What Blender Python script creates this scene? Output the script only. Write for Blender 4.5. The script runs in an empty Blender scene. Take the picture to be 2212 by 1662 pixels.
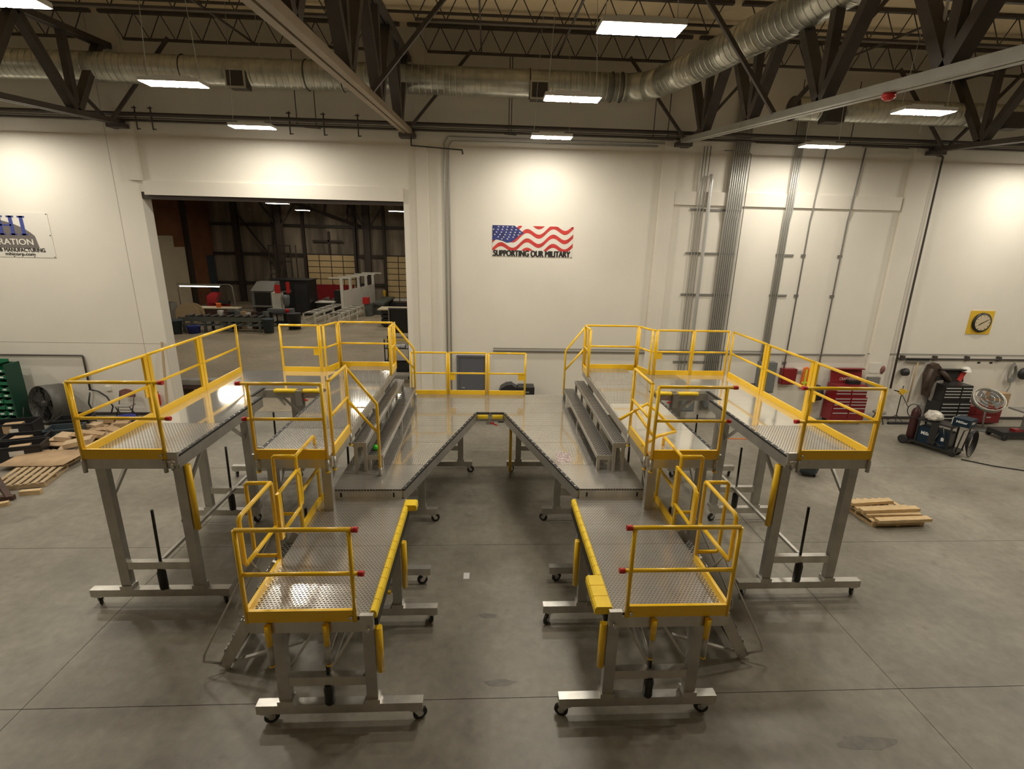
import bpy, math, random
from mathutils import Vector, Matrix
rnd = random.Random(7)
S = bpy.context.scene
C = S.collection

# ---------------------------------------------------------------- camera, world, exposure
CAM_F, CAM_YAW, CAM_PITCH, CAM_ROLL, CAM_H = 1080.3, 0.05325, 0.28006, 0.02324, 5.5
def _cam():
    cd = bpy.data.cameras.new('camera'); cd.sensor_width = 36; cd.sensor_fit = 'HORIZONTAL'
    cd.lens = CAM_F / 2212 * 36; cd.clip_end = 200
    o = bpy.data.objects.new('camera', cd); C.objects.link(o)
    fwd = Vector((math.sin(CAM_YAW), math.cos(CAM_YAW), 0)); rt = Vector((math.cos(CAM_YAW), -math.sin(CAM_YAW), 0)); up = Vector((0, 0, 1))
    f2 = fwd*math.cos(CAM_PITCH) - up*math.sin(CAM_PITCH); u2 = up*math.cos(CAM_PITCH) + fwd*math.sin(CAM_PITCH)
    r3 = rt*math.cos(CAM_ROLL) + u2*math.sin(CAM_ROLL); u3 = u2*math.cos(CAM_ROLL) - rt*math.sin(CAM_ROLL)
    m = Matrix((r3, u3, -f2)).transposed().to_4x4(); m.translation = (0, 0, CAM_H)
    o.matrix_world = m; S.camera = o
_cam()
w = bpy.data.worlds.new('world'); S.world = w; w.use_nodes = True
w.node_tree.nodes['Background'].inputs[0].default_value = (0.02, 0.02, 0.022, 1)
w.node_tree.nodes['Background'].inputs[1].default_value = 0.3
S.view_settings.view_transform = 'Standard'; S.view_settings.look = 'None'
S.view_settings.gamma = 1.0; S.view_settings.use_curve_mapping = False
S.view_settings.exposure = 0.45
S.cycles.max_bounces = 8; S.cycles.diffuse_bounces = 5; S.cycles.glossy_bounces = 4
LAMP = 80.0          # radiance of the high bay diffusers
LAMP_FAR = 48.0      # the older lamps in the next hall

# ---------------------------------------------------------------- materials
def mat(name, col, rough=0.5, metal=0.0, noise=None, bump=None, coat=0.0, emit=None, stretch=None, spec=0.5):
    m = bpy.data.materials.new(name); m.use_nodes = True
    nt = m.node_tree; b = nt.nodes['Principled BSDF']
    b.inputs['Base Color'].default_value = (*col, 1); b.inputs['Roughness'].default_value = rough
    b.inputs['Metallic'].default_value = metal; b.inputs['Coat Weight'].default_value = coat
    b.inputs['Specular IOR Level'].default_value = spec
    tc = nt.nodes.new('ShaderNodeTexCoord'); src = tc.outputs['Object']
    if stretch:
        mp = nt.nodes.new('ShaderNodeMapping'); mp.inputs['Scale'].default_value = stretch
        nt.links.new(src, mp.inputs['Vector']); src = mp.outputs['Vector']
    if noise:
        sc, amt = noise
        n = nt.nodes.new('ShaderNodeTexNoise'); n.inputs['Scale'].default_value = sc; n.inputs['Detail'].default_value = 4
        nt.links.new(src, n.inputs['Vector'])
        r = nt.nodes.new('ShaderNodeValToRGB')
        r.color_ramp.elements[0].position = 0.32; r.color_ramp.elements[1].position = 0.68
        r.color_ramp.elements[0].color = (*[c*(1-amt) for c in col], 1)
        r.color_ramp.elements[1].color = (*[min(1, c*(1+amt)) for c in col], 1)
        nt.links.new(n.outputs['Fac'], r.inputs['Fac']); nt.links.new(r.outputs['Color'], b.inputs['Base Color'])
    if bump:
        sc, st = bump
        n = nt.nodes.new('ShaderNodeTexNoise'); n.inputs['Scale'].default_value = sc; n.inputs['Detail'].default_value = 3
        nt.links.new(src, n.inputs['Vector'])
        bp = nt.nodes.new('ShaderNodeBump'); bp.inputs['Strength'].default_value = st; bp.inputs['Distance'].default_value = 0.01
        nt.links.new(n.outputs['Fac'], bp.inputs['Height']); nt.links.new(bp.outputs['Normal'], b.inputs['Normal'])
    if emit:
        b.inputs['Emission Color'].default_value = (*emit[0], 1); b.inputs['Emission Strength'].default_value = emit[1]
    return m

def grip_mat(name, col, hole, pw, ph, mortar, rough, metal=.75, rot=0.0):
    """aluminium plate punched with staggered grip holes too small to pick apart"""
    m = mat(name, col, rough, metal); nt = m.node_tree; b = nt.nodes['Principled BSDF']
    tc = nt.nodes.new('ShaderNodeTexCoord'); mp = nt.nodes.new('ShaderNodeMapping'); mp.inputs['Rotation'].default_value = (0, 0, rot)
    nt.links.new(tc.outputs['Object'], mp.inputs['Vector'])
    br = nt.nodes.new('ShaderNodeTexBrick'); br.offset = 0.5; br.inputs['Scale'].default_value = 1.0
    br.inputs['Brick Width'].default_value = pw; br.inputs['Row Height'].default_value = ph
    br.inputs['Mortar Size'].default_value = mortar; br.inputs['Mortar Smooth'].default_value = 0.25
    nt.links.new(mp.outputs['Vector'], br.inputs['Vector'])
    mx = nt.nodes.new('ShaderNodeMix'); mx.data_type = 'RGBA'
    nt.links.new(br.outputs['Fac'], mx.inputs['Factor'])
    mx.inputs['A'].default_value = (*hole, 1)
    n = nt.nodes.new('ShaderNodeTexNoise'); n.inputs['Scale'].default_value = 1.7; n.inputs['Detail'].default_value = 3
    nt.links.new(tc.outputs['Object'], n.inputs['Vector'])
    r = nt.nodes.new('ShaderNodeValToRGB'); r.color_ramp.elements[0].position = .35; r.color_ramp.elements[1].position = .65
    r.color_ramp.elements[0].color = (*[c*.88 for c in col], 1); r.color_ramp.elements[1].color = (*col, 1)
    nt.links.new(n.outputs['Fac'], r.inputs['Fac']); nt.links.new(r.outputs['Color'], mx.inputs['B'])
    nt.links.new(mx.outputs['Result'], b.inputs['Base Color'])
    rr = nt.nodes.new('ShaderNodeMapRange'); rr.inputs['To Min'].default_value = 0.6; rr.inputs['To Max'].default_value = rough
    nt.links.new(br.outputs['Fac'], rr.inputs['Value']); nt.links.new(rr.outputs['Result'], b.inputs['Roughness'])
    return m

def concrete(name, col, dark, rough=0.42):
    m = mat(name, col, rough); nt = m.node_tree; b = nt.nodes['Principled BSDF']
    g = nt.nodes.new('ShaderNodeNewGeometry')
    def noise(sc, det, p0, p1, c0, c1):
        n = nt.nodes.new('ShaderNodeTexNoise'); n.inputs['Scale'].default_value = sc; n.inputs['Detail'].default_value = det
        n.inputs['Roughness'].default_value = .6
        nt.links.new(g.outputs['Position'], n.inputs['Vector'])
        r = nt.nodes.new('ShaderNodeValToRGB'); e = r.color_ramp.elements
        e[0].position, e[1].position = p0, p1; e[0].color, e[1].color = (*c0, 1), (*c1, 1)
        nt.links.new(n.outputs['Fac'], r.inputs['Fac']); return r.outputs['Color'], n.outputs['Fac']
    big, bf = noise(0.55, 5, .3, .7, dark, col)
    fine, _ = noise(7.0, 6, .3, .75, (.78, .77, .76), (1.06, 1.06, 1.06))
    spots, _ = noise(1.9, 3, .27, .36, (.62, .6, .58), (1, 1, 1))
    a = nt.nodes.new('ShaderNodeMix'); a.data_type = 'RGBA'; a.blend_type = 'MULTIPLY'; a.inputs['Factor'].default_value = 1
    nt.links.new(big, a.inputs['A']); nt.links.new(fine, a.inputs['B'])
    c = nt.nodes.new('ShaderNodeMix'); c.data_type = 'RGBA'; c.blend_type = 'MULTIPLY'; c.inputs['Factor'].default_value = .6
    nt.links.new(a.outputs['Result'], c.inputs['A']); nt.links.new(spots, c.inputs['B'])
    nt.links.new(c.outputs['Result'], b.inputs['Base Color'])
    rr = nt.nodes.new('ShaderNodeMapRange'); rr.inputs['To Min'].default_value = rough-.1; rr.inputs['To Max'].default_value = rough+.12
    nt.links.new(bf, rr.inputs['Value']); nt.links.new(rr.outputs['Result'], b.inputs['Roughness'])
    return m

M = dict(
    yellow=mat('yellow_powder_coat', (.93, .575, .016), .28, coat=.3),
    bumper=mat('yellow_rubber', (.92, .64, .02), .5, noise=(6, .06)),
    red=mat('red_plastic', (.55, .02, .02), .35),
    alu=mat('mill_aluminium', (.62, .60, .56), .36, .85, noise=(5, .12), stretch=(1, 1, .3)),
    alu_dull=mat('dull_aluminium', (.50, .49, .46), .42, .8, noise=(4, .1)),
    deck=grip_mat('punched_deck_plate', (.88, .86, .80), (.13, .12, .11), .044, .030, .0066, .17, .70),
    deck_side=grip_mat('punched_deck_plate_long', (.84, .82, .76), (.24, .22, .19), .03, .06, .0072, .075, .8),
    smooth=mat('polished_deck_plate', (.84, .82, .76), .07, .78, noise=(1.3, .06)),
    tread=grip_mat('open_grip_tread', (.55, .53, .49), (.02, .018, .016), .06, .036, .0048, .3),
    rubber=mat('black_rubber', (.02, .02, .02), .55),
    black=mat('black_paint', (.018, .018, .018), .35),
    zinc=mat('zinc_plate', (.7, .7, .7), .25, 1.0),
    white=mat('white_paint', (.72, .69, .62), .55),
    wall=mat('cream_wall_paint', (.79, .75, .665), .62, noise=(.6, .03), bump=(30, .03)),
    wallband=mat('cream_beam_paint', (.78, .735, .65), .6, noise=(.8, .03)),
    floor=concrete('sealed_concrete', (.345, .32, .265), (.19, .172, .138), .38),
    floor2=concrete('worn_concrete', (.46, .39, .28), (.33, .28, .20), .5),
    joint=mat('joint_filler', (.05, .045, .04), .8),
    roof=mat('roof_insulation', (.80, .66, .44), .8, noise=(1.2, .08)),
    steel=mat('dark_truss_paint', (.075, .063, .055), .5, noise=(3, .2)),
    tanlit=mat('tan_lit_chord', (.30, .24, .16), .45, noise=(3, .1)),  # dark truss steel, with bounced light put into the colour as tan
    greylit=mat('grey_lit_chord', (.33, .33, .29), .42, noise=(3, .1)),  # same truss steel, its grey reflected light painted into the colour
    galv=mat('galvanised_duct', (.62, .62, .55), .32, .7, noise=(4, .15)),
    conduit=mat('galvanised_conduit', (.52, .52, .49), .38, .5),
    pipe=mat('dark_pipe', (.06, .05, .042), .5),
    pipegrey=mat('grey_pipe', (.22, .21, .19), .5),
    housing=mat('lamp_housing', (.75, .75, .73), .4),
    lamp=mat('lamp_diffuser', (.9, .9, .9), .5, emit=((1.0, .93, .80), LAMP)),
    lampfar=mat('old_lamp_diffuser', (.9, .9, .9), .5, emit=((1.0, .90, .74), LAMP_FAR)),
    tube=mat('bench_tube_light', (.9, .9, .9), .5, emit=((1.0, .93, .8), 7.0)),
    doorgrey=mat('door_grey_paint', (.115, .12, .14), .5),
    panelgrey=mat('panel_grey_paint', (.16, .17, .17), .45),
    chestred=mat('tool_chest_red', (.22, .010, .014), .35, coat=.2),
    orange=mat('hi_vis_orange', (.85, .17, .02), .7),
    lime=mat('hi_vis_yellow', (.6, .75, .05), .7),
    blue=mat('welder_blue', (.007, .022, .040), .5, spec=.3),
    navy=mat('banner_blue', (.05, .07, .30), .6),
    flagblue=mat('flag_blue', (.03, .04, .19), .6, noise=(5, .3)),
    flagred=mat('flag_red', (.55, .04, .035), .6, noise=(5, .2)),
    vinyl=mat('white_vinyl', (.76, .73, .66), .5),
    vinylgrey=mat('grey_print', (.16, .14, .13), .6),
    ink=mat('black_print', (.02, .017, .015), .6),
    green=mat('green_bin_plastic', (.012, .16, .075), .45),
    greenball=mat('bright_green_rubber', (.05, .75, .03), .5),
    drum=mat('fan_drum_paint', (.085, .082, .072), .5, noise=(3, .15)),
    fanblade=mat('fan_blade_paint', (.05, .048, .045), .45),
    card=mat('cardboard', (.45, .31, .18), .8, noise=(4, .12)),
    card2=mat('pale_cardboard', (.55, .41, .26), .8, noise=(4, .1)),
    wood=mat('pallet_pine', (.62, .45, .24), .7, noise=(6, .16), stretch=(1, 6, 6)),
    wood2=mat('weathered_pine', (.46, .34, .20), .75, noise=(6, .18), stretch=(6, 1, 6)),
    rust=mat('brown_primer_steel', (.075, .038, .028), .6, noise=(5, .2)),
    plastic=mat('black_tote_plastic', (.022, .022, .024), .45),
    bluegrey=mat('blue_grey_plastic', (.05, .07, .085), .5),
    bluebin=mat('blue_bin_plastic', (.02, .03, .22), .5),
    pink=mat('brown_red_vinyl', (.22, .09, .075), .6),
    cream=mat('cream_board', (.60, .52, .36), .7, noise=(.7, .06)),
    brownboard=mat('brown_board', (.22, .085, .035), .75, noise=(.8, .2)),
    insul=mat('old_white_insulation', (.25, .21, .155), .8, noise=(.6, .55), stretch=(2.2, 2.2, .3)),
    jointline=mat('caulk_line', (.46, .43, .37), .7),
    shadedgreen=mat('shaded_dark_green', (.006, .055, .03), .5),  # dark green, deepened by painting in the shadow on the rack's side
    doorpanel=mat('tan_door_panel', (.58, .43, .22), .6, noise=(1.2, .06)),
    girt=mat('dark_girt_steel', (.045, .032, .025), .6),
    benchgreen=mat('grey_green_machine', (.10, .11, .095), .5),
    greywhite=mat('white_frame_paint', (.68, .66, .58), .5),
    bag=mat('clear_plastic_wrap', (.55, .52, .46), .2, noise=(9, .5), bump=(14, .8)),
    cyl=mat('maroon_cylinder', (.05, .011, .011), .45),
    jacket=mat('brown_leather', (.07, .045, .032), .6, noise=(8, .25)),
    greycloth=mat('grey_cloth', (.30, .28, .25), .8),
    yellowsign=mat('yellow_sign', (.72, .46, .03), .6),
    clockface=mat('clock_face', (.60, .50, .34), .6),
    silver=mat('silver_handle', (.72, .72, .70), .3, .35),
    stain=mat('dark_floor_stain', (.15, .137, .112), .4, noise=(9, .25)),
    paper=mat('white_paper', (.8, .8, .8), .7),
)
# mesh wire net of fan cages and baskets
# ---------------------------------------------------------------- mesh helpers
ORG = {}
ORD = ['first', 'second', 'third', 'fourth', 'fifth', 'sixth', 'seventh', 'eighth', 'ninth', 'tenth']
class MB:
    def __init__(s): s.v = []; s.f = []; s.sm = []
    def quadbox(s, c8):
        n = len(s.v); s.v += [tuple(p) for p in c8]
        for q in ((0,3,2,1),(4,5,6,7),(0,1,5,4),(1,2,6,5),(2,3,7,6),(3,0,4,7)):
            s.f.append(tuple(n+i for i in q)); s.sm.append(False)
        return s
    def box(s, x0, x1, y0, y1, z0, z1):
        x0, x1 = min(x0, x1), max(x0, x1); y0, y1 = min(y0, y1), max(y0, y1); z0, z1 = min(z0, z1), max(z0, z1)
        return s.quadbox([(x0,y0,z0),(x1,y0,z0),(x1,y1,z0),(x0,y1,z0),(x0,y0,z1),(x1,y0,z1),(x1,y1,z1),(x0,y1,z1)])
    def bar(s, a, b, w, h, up=(0, 0, 1)):
        """rectangular bar from a to b, w across, h along 'up'"""
        a, b = Vector(a), Vector(b); d = (b-a).normalized(); u = Vector(up)
        if abs(d.dot(u)) > .98: u = Vector((0, 1, 0))
        r = d.cross(u).normalized(); u = r.cross(d).normalized()
        o = [(-w/2, -h/2), (w/2, -h/2), (w/2, h/2), (-w/2, h/2)]
        return s.quadbox([a + r*i + u*j for i, j in o] + [b + r*i + u*j for i, j in o])
    def tube(s, a, b, r, n=10, r2=None, cap=True):
        a, b = Vector(a), Vector(b); d = (b-a).normalized(); r2 = r if r2 is None else r2
        u = Vector((0, 0, 1)) if abs(d.z) < .9 else Vector((1, 0, 0))
        e1 = d.cross(u).normalized(); e2 = d.cross(e1)
        k = len(s.v)
        for p, rr in ((a, r), (b, r2)):
            for i in range(n):
                t = 2*math.pi*i/n; s.v.append(tuple(p + e1*(rr*math.cos(t)) + e2*(rr*math.sin(t))))
        for i in range(n):
            j = (i+1) % n; s.f.append((k+i, k+j, k+n+j, k+n+i)); s.sm.append(True)
        if cap:
            s.f.append(tuple(k+i for i in range(n))[::-1]); s.sm.append(False)
            s.f.append(tuple(k+n+i for i in range(n))); s.sm.append(False)
        return s
    def path(s, pts, r, n=8):
        """one continuous tube through the points"""
        pts = [Vector(p) for p in pts]; k = len(s.v); m = len(pts); e1 = None
        for i, p in enumerate(pts):
            d = ((pts[min(i+1, m-1)] - p).normalized() + (p - pts[max(i-1, 0)]).normalized())
            d = d.normalized() if d.length > 1e-6 else (pts[min(i+1, m-1)]-pts[max(i-1, 0)]).normalized()
            if e1 is None:
                u = Vector((0, 0, 1)) if abs(d.z) < .9 else Vector((1, 0, 0)); e1 = d.cross(u).normalized()
            else:
                e1 = (e1 - d*e1.dot(d)).normalized()
            e2 = d.cross(e1)
            for j in range(n):
                t = 2*math.pi*j/n; s.v.append(tuple(p + e1*(r*math.cos(t)) + e2*(r*math.sin(t))))
        for i in range(m-1):
            for j in range(n):
                q = (j+1) % n; a = k+i*n; s.f.append((a+j, a+q, a+n+q, a+n+j)); s.sm.append(True)
        s.f.append(tuple(k+i for i in range(n))[::-1]); s.sm.append(False)
        s.f.append(tuple(k+(m-1)*n+i for i in range(n))); s.sm.append(False)
        return s
    def prism(s, poly, z0, z1):
        n = len(poly); k = len(s.v)
        a = sum(poly[i][0]*poly[(i+1) % n][1]-poly[(i+1) % n][0]*poly[i][1] for i in range(n))
        if a < 0: poly = poly[::-1]
        s.v += [(x, y, z0) for x, y in poly] + [(x, y, z1) for x, y in poly]
        s.f.append(tuple(range(k+n-1, k-1, -1))); s.f.append(tuple(range(k+n, k+2*n))); s.sm += [False, False]
        for i in range(n):
            j = (i+1) % n; s.f.append((k+i, k+j, k+n+j, k+n+i)); s.sm.append(False)
        return s
    def wprism(s, poly, y0, y1):
        """polygon given in (x, z), extruded along y"""
        m2 = MB().prism(poly, 0, 1); k = len(s.v)
        s.v += [(x, y0 + (y1-y0)*t, z) for x, z, t in m2.v]
        s.f += [tuple(k+i for i in f[::-1]) for f in m2.f]; s.sm += m2.sm
        return s
    def lathe(s, c, prof, axis=(0, 0, 1), n=16, cap=True):
        """prof: list of (radius, along)"""
        d = Vector(axis).normalized(); u = Vector((0, 0, 1)) if abs(d.z) < .9 else Vector((1, 0, 0))
        e1 = d.cross(u).normalized(); e2 = d.cross(e1); c = Vector(c); k = len(s.v)
        for r, h in prof:
            for i in range(n):
                t = 2*math.pi*i/n; s.v.append(tuple(c + d*h + e1*(r*math.cos(t)) + e2*(r*math.sin(t))))
        for a in range(len(prof)-1):
            for i in range(n):
                j = (i+1) % n; q = k+a*n; s.f.append((q+i, q+n+i, q+n+j, q+j)); s.sm.append(True)
        if cap and prof[0][0] > 1e-4: s.f.append(tuple(k+i for i in range(n))); s.sm.append(False)
        if cap and prof[-1][0] > 1e-4: s.f.append(tuple(k+(len(prof)-1)*n+i for i in range(n))[::-1]); s.sm.append(False)
        return s
    def torus(s, c, R, r, axis=(0, 0, 1), n=24, m=6, a0=0, a1=2*math.pi):
        d = Vector(axis).normalized(); u = Vector((0, 0, 1)) if abs(d.z) < .9 else Vector((1, 0, 0))
        e1 = d.cross(u).normalized(); e2 = d.cross(e1); c = Vector(c)
        pts = [c + e1*(R*math.cos(a0+(a1-a0)*i/n)) + e2*(R*math.sin(a0+(a1-a0)*i/n)) for i in range(n+1)]
        return s.path(pts, r, m)
    def rot(s, ang, piv, axis='Z'):
        m = Matrix.Translation(piv) @ Matrix.Rotation(ang, 4, axis) @ Matrix.Translation(-Vector(piv))
        s.v = [tuple(m @ Vector(p)) for p in s.v]; return s
    def mirror_x(s, x0):
        s.v = [(2*x0-x, y, z) for x, y, z in s.v]; s.f = [f[::-1] for f in s.f]; return s

def link(o, parent=None):
    C.objects.link(o)
    if parent is not None: o.parent = parent
    return o
def thing(name, label, cat, loc, group=None):
    o = bpy.data.objects.new(name, None); o.empty_display_size = .1; o.location = loc
    link(o); o['label'] = label; o['category'] = cat
    if group: o['group'] = group
    ORG[o.name] = Vector(loc); return o
def mesh_of(name, mb, m, off):
    me = bpy.data.meshes.new(name); off = Vector(off)
    me.from_pydata([tuple(Vector(p)-off) for p in mb.v], [], mb.f)
    me.polygons.foreach_set('use_smooth', mb.sm)
    me.materials.append(M[m] if isinstance(m, str) else m); me.update()
    return me
def part(name, mb, m, parent, label=None, stuff=False):
    off = ORG[parent.name]; o = bpy.data.objects.new(name, mesh_of(name, mb, m, off)); link(o, parent)
    ORG[o.name] = off
    if label: o['label'] = label
    if stuff: o['kind'] = 'stuff'
    return o
def single(name, mb, m, label, cat, loc=None, group=None):
    if loc is None:
        xs, ys, zs = zip(*mb.v); loc = ((min(xs)+max(xs))/2, (min(ys)+max(ys))/2, min(zs))
    o = bpy.data.objects.new(name, mesh_of(name, mb, m, loc)); o.location = loc; link(o)
    o['label'] = label; o['category'] = cat; ORG[o.name] = Vector(loc)
    if group: o['group'] = group
    return o
def struct(name, mb, m, loc=(0, 0, 0)):
    o = bpy.data.objects.new(name, mesh_of(name, mb, m, loc)); o.location = loc; link(o)
    o['kind'] = 'structure'; ORG[o.name] = Vector(loc); return o
def copy_tree(o, delta, parent=None, label=None, group=None):
    c = o.copy(); link(c, parent)
    if parent is None:
        c.location = o.location + Vector(delta); ORG[c.name] = ORG[o.name] + Vector(delta)
    if label: c['label'] = label
    if group: c['group'] = group
    for ch in list(o.children): copy_tree(ch, delta, c)
    return c
def text_mesh(txt, width, height, align='LEFT', bold=0.0):
    cu = bpy.data.curves.new('t', 'FONT'); cu.body = txt; cu.size = 1; cu.extrude = 0.0; cu.offset = bold
    o = bpy.data.objects.new('t', cu); C.objects.link(o)
    dg = bpy.context.evaluated_depsgraph_get(); me = bpy.data.meshes.new_from_object(o.evaluated_get(dg))
    bpy.data.objects.remove(o); bpy.data.curves.remove(cu)
    vs = [v.co.copy() for v in me.vertices]; fs = [tuple(p.vertices) for p in me.polygons]; bpy.data.meshes.remove(me)
    x0 = min(v.x for v in vs); x1 = max(v.x for v in vs); y0 = min(v.y for v in vs); y1 = max(v.y for v in vs)
    return [((v.x-x0)/(x1-x0)*width, (v.y-y0)/(y1-y0)*height) for v in vs], fs
def text_mb(txt, x0, z0, width, height, y, slant=0.0, bold=0.0):
    """flat lettering on a wall that faces -y"""
    vs, fs = text_mesh(txt, width, height); mb = MB()
    d = bold*height
    for k, (dx, dz) in enumerate(((0, 0), (d, 0), (-d, 0), (0, d*.5), (0, -d*.5))[:5 if bold else 1]):
        n = len(mb.v); mb.v += [(x0 + a + slant*b + dx, y - .0002*k, z0 + b + dz) for a, b in vs]
        mb.f += [tuple(n+i for i in f) for f in fs]; mb.sm += [False]*len(fs)
    return mb
# ================================================================ THE SETTING
WY = 15.3                      # face of the back wall
XL, XR, YF = -27.0, 30.0, -9.0 # the rest of the hall
def roof_z(y): return 10.82 - .06*(WY-y)

# floor: slabs between saw-cut joints
fl = struct('floor', MB().box(XL, XR, YF, WY+.4, -.4, -.16), 'joint')
xj = [XL, -16.4, -5.5, 5.4, 16.3, 27.2, XR]; yj = [YF, -4.9, -1.6, 1.65, 4.92, 8.2, 11.5, WY+.4]
for i in range(len(xj)-1):
    for j in range(len(yj)-1):
        part('floor_slab', MB().box(xj[i]+.004, xj[i+1]-.004, yj[j]+.004, yj[j+1]-.004, -.16, 0), 'floor', fl)
struct('floor_next_hall', MB().box(-23.2, 7, WY+.41, 45.2, -.4, 0), 'floor2')

# back wall with the big opening, the filled-in bay and its flat beams
wb = MB()
wb.box(XL, -9.63, WY, WY+.4, 0, 11.6)
wb.box(-9.63, -2.41, WY, WY+.4, 6.58, 11.6)
wb.box(-2.41, 5.42, WY, WY+.4, 0, 11.6)
wb.box(5.42, 12.3, WY, WY+.4, 0, 11.6)
wb.box(12.3, XR, WY, WY+.4, 0, 11.6)
wall = struct('wall_back', wb, 'wall')
TRIM = [((-9.5, -2.41, WY-.07, WY, 6.5, 6.87), 'wallband'), ((-9.63, -2.41, WY+.02, WY+.3, 6.4, 6.58), 'girt'), ((5.42, 12.3, WY-.07, WY, 6.62, 6.99), 'wallband'),
        ((-9.86, -9.52, WY-.10, WY, 6.87, 11.2), 'wallband'), ((-2.02, -1.70, WY-.10, WY, 0, 11.2), 'wallband'), ((4.98, 5.40, WY-.10, WY, 0, 11.2), 'wallband'), ((12.36, 13.0, WY-.10, WY, 0, 11.2), 'wallband')]
for k, (bx_, mm) in enumerate(TRIM): struct(f'trim_{k+1}', MB().box(*bx_), mm)
for x in (-10.3,):
    part('panel_joint', MB().box(x-.008, x+.008, WY-.002, WY+.004, 0 if x < 0 else 7.0, 11), 'jointline', wall)
part('panel_joint', MB().box(XL, -9.7, WY-.004, WY, 2.28, 2.29), 'jointline', wall)
struct('wall_left', MB().box(XL-.3, XL, YF, WY+.4, 0, 11.6), 'wall')
struct('wall_right', MB().box(XR, XR+.3, YF, WY+.4, 0, 11.6), 'wall')
struct('wall_front', MB().box(XL-.3, XR+.3, YF-.3, YF, 0, 11.6), 'wall')
struct('baseboard_back', MB().box(12.3, XR, WY-.03, WY, 0, .09).box(-2.41, 5.42, WY-.02, WY, 0, .09).box(XL, -9.63, WY-.03, WY, 0, .09), 'pipe')
# grey service door and its frame
d1 = struct('door_1', MB().box(-.86, -.06, WY-.05, WY-.005, 0, 1.98), 'doorgrey')
part('door_frame', MB().box(-.93, -.86, WY-.07, WY, 0, 2.04).box(-.06, .01, WY-.07, WY, 0, 2.04).box(-.86, -.06, WY-.07, WY, 1.98, 2.04), 'doorgrey', d1)
part('door_handle', MB().tube((-.78, WY-.05, 1.0), (-.78, WY-.12, 1.0), .015).tube((-.78, WY-.11, 1.0), (-.66, WY-.11, 1.0), .012), 'zinc', d1)

# roof deck and the bar joists under it
rf = MB(); rf.quadbox([(XL, YF, roof_z(YF)), (XR, YF, roof_z(YF)), (XR, WY+.4, roof_z(WY+.4)), (XL, WY+.4, roof_z(WY+.4)),
                       (XL, YF, roof_z(YF)+.2), (XR, YF, roof_z(YF)+.2), (XR, WY+.4, roof_z(WY+.4)+.2), (XL, WY+.4, roof_z(WY+.4)+.2)])
ceil = struct('ceiling', rf, 'roof')
TX = [-17.4, -9.8, -2.2, 5.45, 12.85, 20.4]
JY = [14.95, 12.6, 10.25, 7.9, 5.55, 3.2]
for j, y in enumerate(JY):
    zt = roof_z(y) - .05; zb = zt - .58
    for k in range(len(TX)-1):
        a, b_ = TX[k]+.1, TX[k+1]-.1
        jo = part('bar_joist', MB().bar((a, y, zt), (b_, y, zt), .1, .06), 'steel', ceil)
        part('bottom_chord', MB().bar((a+.5, y, zb), (b_-.5, y, zb), .08, .05), 'steel', jo)
        n = 22; st = (b_-a-.4)/n; web = MB()
        for q in range(n):
            p0 = (a+.2+q*st, y, zt if q % 2 == 0 else zb); p1 = (a+.2+(q+1)*st, y, zb if q % 2 == 0 else zt)
            web.tube(p0, p1, .013, 5, cap=False)
        part('web_rod', web, 'steel', jo)
for y in (13.8, 11.4, 9.1):          # purlin bridging lines seen under the deck
    part('bridging_angle', MB().bar((XL, y, roof_z(y)-.12), (XR, y, roof_z(y)-.12), .05, .05), 'steel', ceil)
for x in (-6, -.2, 1.8, 9.1):
    part('bridging_rod', MB().bar((x, 15, roof_z(15)-.6), (x, 3, roof_z(3)-.6), .04, .04), 'steel', ceil)

# the four roof trusses that run towards the viewer
TN = ['far left', 'centre left', 'centre right', 'far right']
def truss(x, label, chord_mat, slope, y_end=-2.0):
    zb = lambda y: 8.30 - slope*(WY-y)
    zt = lambda y: roof_z(y) - .75
    t = thing('roof_truss', label, 'roof truss', (x, WY-.2, 8.2))
    a, b_ = (x, WY-.05, zb(WY)), (x, y_end, zb(y_end))
    for s in (-1, 1):
        part('bottom_chord', MB().bar((x+s*.075, a[1], a[2]), (x+s*.075, b_[1], b_[2]), .11, .12), chord_mat, t)
        part('top_chord', MB().bar((x+s*.075, WY-.05, zt(WY)), (x+s*.075, y_end, zt(y_end)), .11, .13), 'steel', t)
    part('bearing_plate', MB().box(x-.22, x+.22, WY-.35, WY, zb(WY)-.16, zb(WY)-.06), 'steel', t)
    ys = [13.7 - 2.4*i for i in range(7)]
    for i, y in enumerate(ys):
        part('web_post', MB().bar((x, y, zb(y)), (x, y, zt(y)), .15, .15, (0, 1, 0)), 'steel', t)
        for dy in (1.2, -1.2):
            yy = min(y+dy, WY-.1)
            part('web_diagonal', MB().bar((x, y, zb(y)), (x, yy, zt(yy)), .2, .15, (0, 1, 0)), 'steel', t)
    for s in (-1, 1):
        part('kicker_brace', MB().bar((x+s*.05, WY-.5, zb(WY-.5)), (x+s*1.75, WY-.45, roof_z(WY)-.62), .07, .07), 'steel', t)
        part('kicker_brace', MB().bar((x+s*.05, 10.2, zb(10.2)), (x+s*1.75, 10.25, roof_z(10.25)-.62), .07, .07), 'steel', t)
    return t
truss(TX[1], 'dark open-web roof truss at the far left of the ceiling', 'steel', .068)
truss(TX[2], 'roof truss with a tan-lit bottom chord, left of the flag banner', 'tanlit', .066)
truss(TX[3], 'roof truss with a pale grey-lit bottom chord, right of the flag banner', 'greylit', .088)
truss(TX[4], 'dark roof truss nearest the yellow wall clock', 'steel', .068)
truss(TX[5], 'dark roof truss past the right edge of the clock wall', 'steel', .068)
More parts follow.
